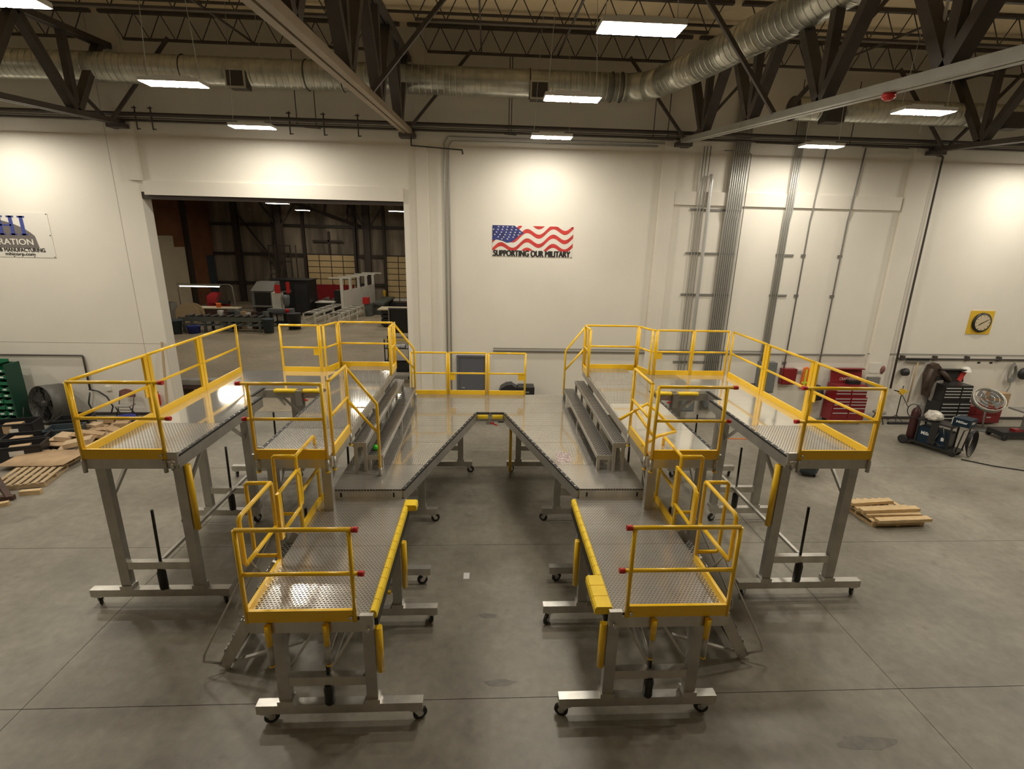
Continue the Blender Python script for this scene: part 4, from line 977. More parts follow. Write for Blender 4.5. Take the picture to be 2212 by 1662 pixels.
vs, fs = text_mesh('Miller', .26, .07, bold=.02); mb = MB(); mb.v = [(1.05+a, .278, .93+b_) for a, b_ in vs]; mb.f = fs; mb.sm = [False]*len(fs)
part('printed_logo', tr(mb), 'paper', t)
part('hinge_bar', tr(MB().box(.96, .98, .26, .70, .86, 1.05)), 'silver', t)
bag = MB().lathe((.55, .22, .845), [(.14, 0), (.2, .03), (.22, .1), (.19, .2), (.12, .26), (.02, .28)], n=14)
bag.v = [(x+rnd.uniform(-.02, .02), y+rnd.uniform(-.02, .02), max(.845, z+rnd.uniform(-.015, .015))) for x, y, z in bag.v]
single('plastic_bundle', tr(bag), 'bag', 'crumpled clear plastic bundle on top of the welding cart', 'bundle')
t = thing('cable_coil', 'coils of black welding cable hanging from the front of the cart', 'cable', (13.2, 12.3, .1))
for k in range(5):
    part('cable_loop', tr(MB().path([(1.40+.02*k, .42+(.20+.02*k)*math.sin(a), .50+(.26+.03*k)*math.cos(a)-.02*k) for a in [2*math.pi*i/24 for i in range(25)]], .014, 6)), 'black', t)
part('cable_lead', tr(MB().path([(.9, -.01, .78), (1.0, -.05, .5), (1.1, -.03, .3), (1.2, .05, .25)], .016, 6)), 'black', t)
part('cable_lead', tr(MB().path([(.85, .0, .6), (.8, -.06, .35), (.95, -.06, .24), (1.1, -.02, .3)], .02, 6)), 'black', t)
single('floor_hose', MB().path([(13.0, 12.0, .02), (13.5, 11.6, .016), (14.4, 11.15, .016), (15.5, 10.6, .016), (17, 9.9, .016)], .016, 6), 'black', 'black hose running over the floor from the welding cart to the right edge', 'hose')
# second small cart at the right edge
t = thing('tool_cart', 'low black tool cart with a post and small table at the right edge', 'cart', (16.3, 13.6, 0))
part('chassis', MB().box(15.6, 17.2, 13.4, 13.9, .12, .26), 'plastic', t)
for x, y in ((15.7, 13.4), (17.1, 13.4), (15.7, 13.9), (17.1, 13.9)): part('wheel', MB().lathe((x, y, .08), [(.08, -.03), (.08, .03)], (0, 1, 0), 14), 'rubber', t)
part('post', MB().box(16.5, 16.72, 13.55, 13.75, .26, .85), 'pipegrey', t); part('table_top', MB().box(16.15, 17.3, 13.35, 13.95, .85, .90), 'pipegrey', t)
part('red_case', MB().box(16.0, 16.25, 13.42, 13.6, .26, .34), 'chestred', t); part('yellow_case', MB().box(16.85, 17.1, 13.42, 13.6, .26, .34), 'yellowsign', t)
single('cloth_heap', MB().lathe((16.7, 13.6, .90), [(.3, 0), (.25, .06), (.12, .12), (.02, .14)], n=12), 'greycloth', 'heap of rags on the small table at the right edge', 'rags')
t = thing('red_tool_box', 'low red tool box under the pedestal fan, right of the black chest', 'tool box', (16.2, 15, 0))
part('box_body', MB().box(15.75, 16.95, 14.8, 15.2, .05, .62), 'chestred', t)
for k in range(2):
    d_ = part('drawer', MB().box(15.8, 16.9, 14.78, 14.8, .1+.26*k, .32+.26*k), 'chestred', t); part('drawer_handle', MB().box(16.45, 16.6, 14.765, 14.78, .24+.26*k, .27+.26*k), 'silver', d_)
t = thing('pedestal_fan', 'large grey pedestal fan tilted upwards, right of the black tool chest', 'fan', (16.0, 14.35, 0))
part('fan_base', MB().lathe((15.95, 14.35, 0), [(.33, 0), (.33, .02), (.05, .05)], n=22), 'drum', t)
part('fan_pole', MB().tube((15.95, 14.35, .04), (16.0, 14.5, .85), .025, 10), 'pipegrey', t)
ax = Vector((-.25, -.62, .74)); c = Vector((16.05, 14.5, .95))
part('fan_drum', MB().lathe(c, [(.41, -.1), (.43, -.1), (.43, .06), (.41, .06), (.41, -.1)], ax, 28, cap=False), 'galv', t)
for rr in (.12, .24, .36): part('cage_ring', MB().torus(c+ax*.09, rr, .006, ax, 28, 5), 'zinc', t)
e1 = ax.cross(Vector((0, 0, 1))).normalized(); e2 = ax.cross(e1)
for k in range(4):
    a = k*math.pi/2+.4; d_ = e1*math.cos(a)+e2*math.sin(a); q = e1*math.cos(a+.9)+e2*math.sin(a+.9)
    part('fan_blade', MB().quadbox([c+d_*.05, c+d_*.38, c+q*.34+ax*.05, c+q*.05+ax*.03, c+d_*.05+ax*.01, c+d_*.38+ax*.01, c+q*.34+ax*.06, c+q*.05+ax*.04]), 'drum', t)
single('carton', MB().box(16.6, 17.15, 14.85, 15.15, .62, 1.05).box(16.6, 16.87, 14.80, 15.15, 1.05, 1.06), 'card', 'brown carton on the red tool box at the right edge', 'carton')

# black cases next to the service door
t = thing('equipment_case', 'black equipment case by the wall, right of the service door', 'case', (1.25, 15, 0))
part('case_body', MB().box(.98, 1.48, 14.7, 15.15, 0, 1.17), 'plastic', t); part('case_handle', MB().box(1.15, 1.32, 14.68, 14.7, 1.0, 1.04), 'pipegrey', t)
bb = MB().wprism([(.38, 0), (.98, 0), (.98, 1.12), (.86, 1.18), (.78, 1.24), (.62, 1.22), (.45, 1.12), (.40, 1.0)], 14.75, 15.15)
single('soft_bag', bb, 'plastic', 'slumped black soft bag leaning on the equipment case', 'bag')

# bucket, pallet with boards, paper, stains
t = thing('waste_bin', 'round blue-grey wheeled bin under the right outer platform', 'bin', (8.1, 11.15, 0))
part('bin_body', MB().lathe((8.1, 11.15, .08), [(.21, 0), (.24, .1), (.27, .62), (.29, .63), (.29, .66), (.26, .66)], n=20), 'bluegrey', t)
for a in (.5, 2.0, 3.6, 5.2): part('bin_caster', MB().lathe((8.1+.18*math.cos(a), 11.15+.18*math.sin(a), .04), [(.04, -.015), (.04, .015)], (1, 0, 0), 10), 'rubber', t)
def pallet(label, ox, oy, ang, w_=1.15, d_=1.0, z0=0., m='wood', boards=7, name='wooden_pallet'):
    tr = local(ang, ox, oy); t = thing(name, label, 'pallet', (ox, oy, z0))
    for k in range(3):
        y = k*(d_-.04)/2; part('stringer', tr(MB().box(0, w_, y, y+.04, .018, .108), z0), m, t)
    bw = .09
    for k in range(boards):
        x = k*(w_-bw)/(boards-1); part('top_board', tr(MB().box(x, x+bw, 0, d_, .108, .126), z0), m, t)
    for k in range(3):
        x = k*(w_-bw)/2; part('bottom_board', tr(MB().box(x, x+bw, 0, d_, 0, .018), z0), m, t)
    return t
pallet('wooden pallet under loose boards, on the floor right of the platforms', 7.95, 8.72, math.radians(2), 1.15, .95, m='wood')
LB = [((8.0, 8.70, .128), (9.18, 8.76, .128), 'front board lying flat on the right pallet'), ((7.92, 8.93, .128), (9.12, 8.95, .128), 'second board on the right pallet'), ((7.9, 9.15, .128), (9.1, 9.2, .128), 'third board on the right pallet'),
      ((7.85, 9.42, .128), (8.95, 9.5, .128), 'rearmost board on the right pallet'), ((7.86, 8.98, .198), (9.16, 9.05, .198), 'upper front beam across the right pallet'), ((7.84, 9.28, .198), (8.8, 9.38, .198), 'upper rear beam across the right pallet')]
for a, b_, lab in LB:
    single('lumber_board', MB().bar((a[0], a[1], a[2]+.033), (b_[0], b_[1], b_[2]+.033), .14, .065), 'wood', lab, 'board')
single('paper_scrap', MB().box(-.36, -.26, 7.22, 7.38, 0, .003), 'paper', 'small white paper scrap on the floor between the front platforms', 'paper')
for i, (x, y, a, b_, lab) in enumerate(((4.45, 4.22, .32, .08, 'dark rectangular patch on the floor at the lower right'), (.05, 6.35, .15, .05, 'short dark smear on the floor behind the paper scrap'), (-.52, 3.9, .1, .06, 'dark spot on the floor at the bottom edge'), (.22, 5.15, .22, .05, 'smudged marks on the floor between the front casters'))):
    pts = [(x+a*(1+.25*rnd.uniform(-1, 1))*math.cos(q)*(1.1 if i == 0 else 1), y+b_*(1+.3*rnd.uniform(-1, 1))*math.sin(q)) for q in [2*math.pi*k/14 for k in range(14)]]
    single('floor_stain', MB().prism(pts, .0004, .0012), 'stain', lab, 'stain')

single('orange_cord', MB().path([(6.7, 13.47, .012), (7.4, 13.46, .012), (8.2, 13.47, .012)], .012, 6), 'orange', 'orange cord on the floor behind the right platforms', 'cord')
# ================================================================ LEFT SIDE OF THE HALL
# wall of green bins
k = MB(); bw, bd, bh = .245, .30, .185
k.box(0, bw-.012, 0, .006, 0, .10); k.box(0, bw-.012, bd-.01, bd, 0, bh-.012); k.box(0, .008, 0, bd, 0, .145); k.box(bw-.02, bw-.012, 0, bd, 0, .145); k.box(0, bw-.012, 0, bd, 0, .008)
me = mesh_of('parts_bin', k, 'green', (0, 0, 0))
lm = mesh_of('bin_label', MB().box(.06, .16, -.003, -.001, .03, .075), 'paper', (0, 0, 0))
fm = mesh_of('bin_contents', MB().lathe((.11, .14, .01), [(.09, 0), (.08, .07), (.03, .10), (0, .105)], n=8), 'pipegrey', (0, 0, 0))
for r_ in range(9):
    for c_ in range(7):
        o = bpy.data.objects.new('parts_bin', me); o.location = (-13.75-(c_+1)*bw, 14.5, .06+r_*bh); link(o)
        o['label'] = f'green parts bin on the rack, {ORD[8-r_]} row from the top, {ORD[c_]} from its right end'; o['category'] = 'bin'; o['group'] = 'green parts bins'
        if (r_+c_) % 3: p_ = bpy.data.objects.new('bin_label', lm); link(p_, o)
        if (r_*2+c_) % 4: p_ = bpy.data.objects.new('bin_contents', fm); link(p_, o)
t = thing('bin_rack', 'green steel rack that carries the parts bins at the left edge', 'rack', (-14.6, 14.65, 0))
part('side_panel', MB().box(-13.75, -13.70, 14.48, 14.95, 0, 1.78), 'shadedgreen', t)
part('back_panel', MB().box(-15.5, -13.75, 14.84, 14.9, 0, 1.78), 'shadedgreen', t)
for r_ in range(10): part('bin_rail', MB().box(-15.5, -13.75, 14.81, 14.84, .05+r_*bh, .075+r_*bh), 'green', t)
for i, (x, lab) in enumerate(((-14.9, 'left'), (-14.3, 'right'))):
    single('parts_tray', MB().box(x, x+.42, 14.5, 14.84, 1.79, 1.80).box(x, x+.42, 14.5, 14.51, 1.79, 1.88).box(x, x+.42, 14.83, 14.84, 1.79, 1.88).box(x, x+.01, 14.5, 14.84, 1.79, 1.88).box(x+.41, x+.42, 14.5, 14.84, 1.79, 1.88), 'green', f'green tray on top of the bin rack, {lab} one', 'tray')
# drum fan
t = thing('drum_fan', 'big dark drum fan on the floor beside the green bins', 'fan', (-12.8, 14.4, 0))
ax = Vector((-.35, -.9, .12)).normalized(); c = Vector((-12.95, 14.45, .60))
part('drum', MB().lathe(c, [(.55, 0), (.56, .0), (.56, -.2), (.565, -.22), (.565, -.24), (.56, -.26), (.56, -.56), (.53, -.56), (.53, 0), (.55, 0)], ax, 32, cap=False), 'drum', t)
part('drum_back', MB().lathe(c-ax*.54, [(.53, 0), (.53, .01)], ax, 32), 'fanblade', t)
part('motor_hub', MB().lathe(c-ax*.3, [(.0, .28), (.10, .27), (.12, .2), (.12, 0)], ax, 16), 'drum', t)
e1 = ax.cross(Vector((0, 0, 1))).normalized(); e2 = ax.cross(e1)
for k in range(4):
    a = k*math.pi/2+.6; d_ = e1*math.cos(a)+e2*math.sin(a); q = e1*math.cos(a+.8)+e2*math.sin(a+.8); o = c-ax*.15
    part('fan_blade', MB().quadbox([o+d_*.1, o+d_*.5, o+q*.48+ax*.08, o+q*.1+ax*.04, o+d_*.1+ax*.01, o+d_*.5+ax*.01, o+q*.48+ax*.09, o+q*.1+ax*.05]), 'fanblade', t)
for rr in (.15, .25, .35, .45, .54): part('cage_ring', MB().torus(c+ax*.01, rr, .005, ax, 32, 5), 'black', t)
for k in range(8):
    a = k*math.pi/8; d_ = e1*math.cos(a)+e2*math.sin(a); part('cage_spoke', MB().tube(c+ax*.012-d_*.54, c+ax*.012+d_*.54, .004, 5), 'black', t)
part('stand', MB().path([(-13.5, 14.4, .03), (-13.5, 14.5, .5), (-13.45, 14.8, .05)], .02, 6).path([(-12.35, 14.2, .03), (-12.4, 14.5, .5), (-12.35, 14.9, .05)], .02, 6).box(-13.5, -12.35, 14.4, 14.44, .02, .06), 'black', t)
# folding chair
t = thing('folding_chair', 'folding chair with a brown-red back leaning at the left wall', 'chair', (-10.9, 14.9, 0))
part('backrest', MB().wprism([(-11.13, .74), (-11.08, .88), (-10.95, .92), (-10.82, .90), (-10.72, .84), (-10.68, .70), (-10.70, .66), (-11.10, .66)], 15.05, 15.10), 'pink', t)
part('seat', MB().box(-11.10, -10.70, 14.72, 15.05, .43, .47), 'greycloth', t)
for x in (-11.12, -10.70):
    part('leg', MB().path([(x, 15.08, .86), (x, 14.95, .45), (x, 14.66, .0)], .014, 8), 'black', t)
    part('leg', MB().path([(x+.01, 14.75, .44), (x+.01, 15.05, .0)], .014, 8), 'black', t)
for z in (.2, .32): part('stretcher', MB().tube((-11.12, 14.84, z), (-10.70, 14.84, z), .010, 6), 'black', t)
# hung hose and small wall fittings
single('hung_hose', MB().path([(-12.1, 15.2, .85), (-11.85, 15.2, .80), (-11.62, 15.2, .62), (-11.5, 15.2, .30), (-11.55, 15.15, .12), (-11.8, 15.15, .06), (-12.1, 15.18, .12), (-12.2, 15.2, .4), (-12.1, 15.2, .75)], .022, 8), 'black', 'black hose looped from the air line by the drum fan', 'hose')
single('wall_outlet', MB().box(-11.66, -11.52, 15.24, 15.295, .80, .94), 'vinyl', 'small white wall outlet left of the folding chair', 'outlet')
single('leaning_board', MB().bar((-9.78, 15.0, .0), (-9.72, 15.22, 2.35), .06, .025), 'wood2', 'long thin wooden strip leaning by the opening', 'board')
t = thing('fire_extinguisher', 'small red fire extinguisher on the wall by the opening', 'extinguisher', (-10.12, 15.2, .3))
part('cylinder', MB().lathe((-10.12, 15.2, .35), [(.06, 0), (.07, .03), (.07, .32), (.03, .4), (.02, .42)], n=14), 'red', t); part('nozzle', MB().tube((-10.12, 15.2, .77), (-10.05, 15.16, .80), .015, 6), 'black', t)
single('blue_tub', MB().lathe((-10.55, 14.3, 0), [(.2, 0), (.26, .28), (.28, .3)], n=16), 'bluebin', 'blue tub on the floor right of the folding chair', 'tub')
# black totes with goods
def tote(label, ox, oy, ang, w_, d_, h, m='plastic', sticker=True, z0=0):
    tr = local(ang, ox, oy); t = thing('storage_tote', label, 'tote', (ox, oy, z0))
    tw = .015
    part('tote_body', tr(MB().box(0, w_, 0, d_, 0, .02).box(0, w_, 0, tw, 0, h).box(0, w_, d_-tw, d_, 0, h).box(0, tw, 0, d_, 0, h).box(w_-tw, w_, 0, d_, 0, h), z0), m, t)
    part('rim', tr(MB().box(-.02, w_+.02, -.02, 0, h-.04, h).box(-.02, w_+.02, d_, d_+.02, h-.04, h).box(-.02, 0, 0, d_, h-.04, h).box(w_, w_+.02, 0, d_, h-.04, h), z0), m, t)
    if sticker: part('sticker', tr(MB().box(w_*.35, w_*.65, -.006, -.001, h*.35, h*.7), z0), 'vinyl', t)
    return t
tote('black open tote in front, with a white sticker, at the left edge', -11.95, 11.72, .35, .95, .5, .38)
tote('black open tote behind the front one', -12.3, 12.35, .35, .9, .5, .36)
tote('blue-grey tote in the middle of the heap', -11.75, 12.98, .32, .75, .5, .36, 'bluegrey')
tote('black tote with a white tag nearest the drum fan', -12.0, 13.62, .3, .8, .5, .40)
tote('black tote at the far left beside the green bins', -13.2, 13.1, .3, .9, .55, .45)
for i, (x, y, z, a, lab) in enumerate(((-11.55, 12.05, .1, .5, 'brown carton lying in the front black tote'), (-12.0, 12.62, .1, .2, 'brown carton lying in the second black tote'), (-12.8, 13.35, .2, .4, 'pale carton lying in the far left tote'))):
    single('small_carton', local(a, x, y)(MB().box(-.2, .2, -.12, .12, z, z+.24)), 'card', lab, 'carton')
# flattened cartons
gl = 'flattened brown carton in the heap right of the black totes'
for i in range(34):
    x = -11.25 + rnd.random()*1.55; y = 12.35 + rnd.random()*2.1; a = rnd.uniform(-.5, .5)
    w_, d_ = rnd.uniform(.3, .6), rnd.uniform(.22, .45); z = .004 + rnd.choice((0, 0, .07, .14))
    th = rnd.choice((.02, .05, .09, .12)); tl = rnd.uniform(-.25, .25)
    mb = MB().box(-w_/2, w_/2, -d_/2, d_/2, 0, th); mb.box(-w_/2-.14, -w_/2, -d_/2, d_/2, 0, .008)
    mb.rot(tl, (0, 0, 0), 'Y'); zz = min(p_[2] for p_ in mb.v); mb.v = [(p_[0], p_[1], p_[2]-zz+z) for p_ in mb.v]
    single('flat_carton', local(a, x, y)(mb), 'card' if i % 3 else 'card2', gl, 'carton', group='flattened cartons')
# pallets and cardboard sheet
pallet('pale wooden pallet under the big cardboard sheet', -11.15, 11.42, math.radians(2), 1.0, .9, m='wood')
cs = MB(); n = 16
for i in range(n+1):
    u = i/n; x = -11.5+1.55*u; z = .135+.02*math.sin(u*3)+(.05*(u-.8)*5 if u > .8 else 0)
    cs.v += [(x, 11.30, z-.015), (x+.05*u, 12.15, z+.03), (x, 11.30, z-.005), (x+.05*u, 12.15, z+.04)]
for i in range(n):
    a = 4*i; cs.f += [(a+2, a+6, a+7, a+3), (a, a+1, a+5, a+4), (a, a+4, a+6, a+2), (a+1, a+3, a+7, a+5)]; cs.sm += [True, True, False, False]
single('cardboard_sheet', cs, 'card', 'large brown cardboard sheet lying on the rear left pallet', 'cardboard')
pallet('weathered wooden pallet on the floor, nearest of the left pallets', -10.75, 10.28, math.radians(14), 1.0, 1.0, m='wood2')
single('wood_block', local(.2, -9.98, 10.12)(MB().box(0, .38, 0, .1, 0, .1)), 'wood', 'short wooden block at the corner of the weathered pallet', 'wood block')
single('wood_offcut', local(.5, -10.15, 9.55)(MB().box(0, .35, 0, .1, 0, .08)), 'wood', 'short wood offcut on the floor at the left edge', 'wood offcut')
t = thing('steel_stand', 'brown primed steel stand cut by the left edge', 'stand', (-10.5, 9.9, 0))
part('slanted_bar', MB().bar((-10.9, 10.5, .75), (-10.02, 9.95, .05), .10, .10), 'rust', t)
part('floor_bar', MB().bar((-11.2, 9.7, .05), (-9.95, 9.98, .05), .10, .10), 'rust', t)
part('upright_bar', MB().bar((-10.95, 10.5, .0), (-10.95, 10.5, 1.0), .09, .09), 'rust', t)

# ================================================================ THE NEXT HALL, SEEN THROUGH THE OPENING
FY = 44.5
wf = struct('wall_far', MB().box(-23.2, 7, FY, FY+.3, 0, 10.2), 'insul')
for z in (1.55, 3.95, 6.3, 8.4): part('wall_girt', MB().box(-23, 7, FY-.2, FY, z-.12, z+.12), 'girt', wf)
for x in (-20.8, -17.5, -15.35, -11.15, -10.2, -8.7, -3.0):
    wd = .42 if x in (-20.8, -17.5, -10.2) else .2
    part('wall_column', MB().box(x-wd/2, x+wd/2, FY-.35, FY, 0, 10), 'girt', wf)
part('wind_brace', MB().bar((-20.6, FY-.3, 7.2), (-17.6, FY-.3, 3.0), .12, .1), 'girt', wf)
part('wind_brace', MB().bar((-13.3, FY-.25, 5.9), (-13.3, FY-.25, 4.1), .15, .1), 'girt', wf)
part('door_track', MB().box(-14.6, -12.2, FY-.3, FY-.2, 5.05, 5.2), 'girt', wf)
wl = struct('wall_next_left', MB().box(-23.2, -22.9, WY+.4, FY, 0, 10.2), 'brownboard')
part('cream_board', MB().box(-22.9, -22.86, 20, 39.0, 0, 5.3), 'cream', wl); part('cream_board', MB().box(-22.9, -22.86, 39.0, 40.3, 0, 4.5), 'cream', wl)
part('wall_column', MB().box(-22.9, -22.6, 40.4, 40.7, 0, 10), 'girt', wl)
part('blue_board', MB().box(-22.9, -22.84, 43.2, 44.3, 0, 3.8), 'bluegrey', wl)
struct('wall_next_right', MB().box(6.7, 7, WY+.4, FY, 0, 10.2), 'insul')
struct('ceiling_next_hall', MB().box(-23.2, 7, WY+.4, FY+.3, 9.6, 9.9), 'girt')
for k, (x0, x1) in enumerate(((-15.2, -11.25), (-8.6, -4.6))):     # sectional doors
    d_ = struct(f'door_{k+2}', MB().box(x0, x1, FY-.18, FY-.1, 0, 4.0), 'girt')
    nx, nz = 4, 8; pw = (x1-x0)/nx; ph = 4.0/nz
    for i in range(nx):
        for j in range(nz):
            part('door_panel', MB().box(x0+i*pw+.035, x0+(i+1)*pw-.035, FY-.21, FY-.18, j*ph+.03, (j+1)*ph-.03), 'doorpanel' if j > 0 else 'white', d_)
# free columns and frame of the next hall
for i, (x, y, lab) in enumerate(((-16.3, 41.8, 'dark steel column behind the rolling ladder in the next hall'), (-9.55, 42.0, 'dark steel column behind the white work frame'))):
    t = thing('steel_column', lab, 'column', (x, y, 0))
    part('flange', MB().box(x-.2, x+.2, y-.2, y-.17, 0, 9.5), 'girt', t); part('flange', MB().box(x-.2, x+.2, y+.17, y+.2, 0, 9.5), 'girt', t); part('web', MB().box(x-.02, x+.02, y-.17, y+.17, 0, 9.5), 'girt', t)
    part('roof_brace', MB().bar((x, y, 6.0), (x-2.2, y, 9.2), .14, .14), 'girt', t); part('roof_brace', MB().bar((x, y, 6.0), (x+2.2, y, 9.2), .14, .14), 'girt', t)
t = thing('roof_beam', 'dark slanted roof beam above the tan shop doors of the next hall', 'beam', (-11, 38, 7)); part('chord', MB().bar((-15.0, 36, 8.3), (-10.2, 42.5, 6.3), .2, .25), 'girt', t)
for k in range(4): part('web', MB().bar((-14.5+1.2*k, 36.7+1.5*k, 8.1-.46*k), (-14.2+1.2*k, 37.2+1.5*k, 9.5), .12, .12), 'girt', t)
for (x, y, lab) in ((-12.5, 32.2, 'nearer left'), (-13.55, 39.8, 'farther left'), (-5.75, 30.3, 'nearer right'), (-6.35, 37.7, 'farther right'), (-12.5, 24.3, 'front'), (-5.6, 22.5, 'front right'), (0, 30.3, 'right side'), (-19, 24, 'left side')):
    lamp(x, y, 7.3, f'old {lab} ceiling light inside the next hall', 'lampfar', top=9.6, w_=1.25, d_=.5)
# roller table
t = thing('roller_table', 'long grey-green roller table in the next hall', 'table', (-15.4, 30, 0))
part('side_rail', MB().box(-17.75, -12.95, 29.55, 29.62, .62, .86), 'benchgreen', t); part('side_rail', MB().box(-17.75, -12.95, 30.4, 30.47, .62, .86), 'benchgreen', t)
part('lower_shelf', MB().box(-17.7, -13.0, 29.62, 30.4, .36, .40), 'benchgreen', t)
for k in range(10): part('roller', MB().tube((-17.3+.45*k, 29.6, .88), (-17.3+.45*k, 30.42, .88), .07, 10), 'pipe', t)
for x in (-17.5, -16.3, -14.9, -13.2):
    for y in (29.6, 30.42): part('leg', MB().box(x-.07, x+.07, y-.05, y+.05, 0, .62), 'benchgreen', t)
def trash(label, x, y, r_, h, m): 
    t = thing('trash_can', label, 'trash can', (x, y, 0))
    part('can_body', MB().lathe((x, y, 0), [(r_*.8, 0), (r_, h), (r_*1.08, h), (r_*1.08, h+.04)], n=16), m, t); part('can_rim', MB().torus((x, y, h+.03), r_*1.06, .02, n=20), m, t)
trash('dark grey trash can at the right end of the roller table', -12.72, 29.6, .33, .78, 'bluegrey'); trash('dark grey trash can at the left end of the roller table', -17.55, 28.9, .33, .74, 'bluegrey')
single('round_tub', MB().lathe((-16.75, 29.2, 0), [(.3, 0), (.36, .4), (.38, .42)], n=16), 'bluebin', 'blue tub under the left end of the roller table', 'tub')
t = thing('bench_lamp', 'long tube light on a bent frame over the bench in the next hall', 'lamp', (-18.2, 33, 0))
part('tube_light', MB().box(-19.45, -17.05, 33.1, 33.2, 2.24, 2.30), 'tube', t); part('reflector', MB().box(-19.5, -17.0, 33.05, 33.25, 2.30, 2.36), 'greywhite', t)
part('frame', MB().path([(-19.6, 33.15, 0), (-19.6, 33.15, 2.4), (-16.4, 33.15, 2.42), (-16.25, 33.15, 2.3), (-16.1, 33.15, 0)], .03, 6), 'pipegrey', t)
t = thing('work_bench', 'brown work bench behind the roller table', 'bench', (-17, 32.6, 0))
part('bench_top', MB().box(-18.3, -15.7, 32.2, 33.0, .98, 1.04), 'cream', t); part('bench_front', MB().box(-18.2, -16.3, 32.25, 32.3, .2, .98), 'rust', t); part('bench_cabinet', MB().box(-16.3, -15.7, 32.25, 32.9, .2, .98), 'panelgrey', t)
for x in (-18.2, -15.8): part('leg', MB().box(x-.04, x+.04, 32.3, 32.9, 0, .98), 'rust', t)
single('red_bucket', MB().lathe((-16.95, 32.6, 1.04), [(.13, 0), (.15, .24), (.16, .25)], n=14), 'orange', 'orange-red bucket on the bench in the next hall', 'bucket')
t = thing('cable_spool', 'round brown spool disc left of the brown bench', 'spool', (-18.6, 31.6, 0))
part('spool_disc', MB().lathe((-18.35, 31.6, .70), [(.68, 0), (.68, .05)], (0.2, -1, 0), 28), 'wood2', t); part('spool_disc', MB().lathe((-18.25, 32.0, .70), [(.68, 0), (.68, .05)], (0.2, -1, 0), 28), 'wood2', t); part('spool_core', MB().lathe((-18.25, 32.0, .70), [(.3, 0), (.3, .4)], (.2, -1, 0), 16), 'wood2', t)
t = thing('wire_basket', 'wire cage basket at the far left of the next hall', 'basket', (-19.3, 31.5, 0))
for k in range(8):
    part('cage_wire', MB().tube((-19.7+.1*k, 31.1, .3), (-19.7+.1*k, 31.1, 1.45), .012, 5), 'pipegrey', t); part('cage_wire', MB().tube((-19.7, 31.1, .3+.16*k), (-19.0, 31.1, .3+.16*k), .012, 5), 'pipegrey', t)
part('cage_back', MB().box(-19.7, -19.0, 31.7, 31.74, .3, 1.45), 'pipegrey', t)
for x in (-19.7, -19.0): part('cage_post', MB().box(x-.03, x+.03, 31.08, 31.74, 0, 1.45), 'pipegrey', t)
t = thing('red_machine', 'red shop machine behind the brown bench', 'machine', (-17.9, 34, 0))
part('machine_base', MB().box(-18.3, -17.1, 33.8, 34.4, 0, 1.1), 'chestred', t); part('machine_head', MB().wprism([(-18.3, 1.1), (-17.6, 1.0), (-17.7, 1.35), (-17.5, 1.75), (-17.9, 1.85), (-18.25, 1.6)], 33.8, 34.3), 'chestred', t)
part('machine_arm', MB().bar((-17.5, 33.75, 1.25), (-16.8, 33.7, 1.2), .2, .2), 'black', t)
t = thing('grey_machine', 'dark grey enclosed machine with a sloped hood in the next hall', 'machine', (-14.6, 34, 0))
part('machine_body', MB().box(-15.3, -13.9, 33.6, 34.8, 0, 2.0), 'panelgrey', t); part('sloped_hood', MB().quadbox([(-15.3, 33.5, 2.0), (-13.9, 33.5, 2.0), (-13.9, 34.8, 2.0), (-15.3, 34.8, 2.0), (-15.1, 34.1, 2.55), (-13.9, 34.1, 2.55), (-13.9, 34.8, 2.55), (-15.1, 34.8, 2.55)]), 'pipegrey', t)
part('open_bay', MB().box(-15.1, -14.1, 33.55, 33.6, 1.1, 1.9), 'black', t); part('shelf', MB().box(-15.2, -14.0, 33.3, 33.6, 1.0, 1.06), 'pipegrey', t); part('lower_doors', MB().box(-15.1, -14.1, 33.57, 33.6, .2, .9), 'black', t)
t = thing('black_enclosure', 'large black machine enclosure right of the grey machine', 'machine', (-13, 37, 0))
part('enclosure_body', MB().box(-15.2, -12.6, 36.5, 38.2, 0, 2.45), 'black', t); part('sliding_door', MB().box(-13.6, -12.7, 36.45, 36.5, .3, 2.2), 'plastic', t); part('enclosure_roof', MB().box(-15.3, -12.5, 36.4, 38.3, 2.45, 2.52), 'black', t)
t = thing('milling_machine', 'grey milling machine with two red panels on top', 'machine', (-13.2, 33, 0))
part('column', MB().box(-13.7, -13.15, 32.8, 33.3, .0, 2.0), 'greywhite', t); part('knee', MB().box(-13.9, -12.4, 32.4, 33.0, .8, 1.0), 'panelgrey', t); part('spindle_head', MB().lathe((-12.85, 32.9, 1.1), [(.1, 0), (.2, .2), (.24, .6), (.2, .75)], n=14), 'panelgrey', t)
part('red_panel', MB().box(-13.42, -13.08, 32.7, 32.74, 1.98, 2.5), 'red', t); part('red_panel', MB().box(-12.70, -12.48, 32.7, 32.74, 1.98, 2.68), 'red', t); part('panel_arm', MB().bar((-13.4, 33, 2.0), (-12.5, 33, 2.1), .08, .08), 'panelgrey', t)
t = thing('black_cart', 'black two-shelf cart in front of the milling machine', 'cart', (-12.6, 32.2, 0))
part('upper_shelf', MB().box(-13.4, -12.2, 31.7, 32.5, .78, .84), 'plastic', t); part('lower_shelf', MB().box(-13.4, -12.2, 31.7, 32.5, .2, .26), 'plastic', t); part('drawer_box', MB().box(-12.7, -12.0, 31.8, 32.4, .26, .78), 'black', t)
for x in (-13.35, -12.25):
    for y in (31.75, 32.45): part('leg', MB().box(x-.03, x+.03, y-.03, y+.03, 0, .78), 'plastic', t)
single('paint_can', MB().lathe((-12.5, 32.0, .84), [(.12, 0), (.12, .22), (.10, .24)], n=12), 'red', 'red and white can on the black cart', 'can')
single('black_bin', MB().lathe((-11.75, 31.0, 0), [(.35, 0), (.42, .95), (.44, .97)], n=14), 'plastic', 'black lined bin right of the black cart', 'bin')
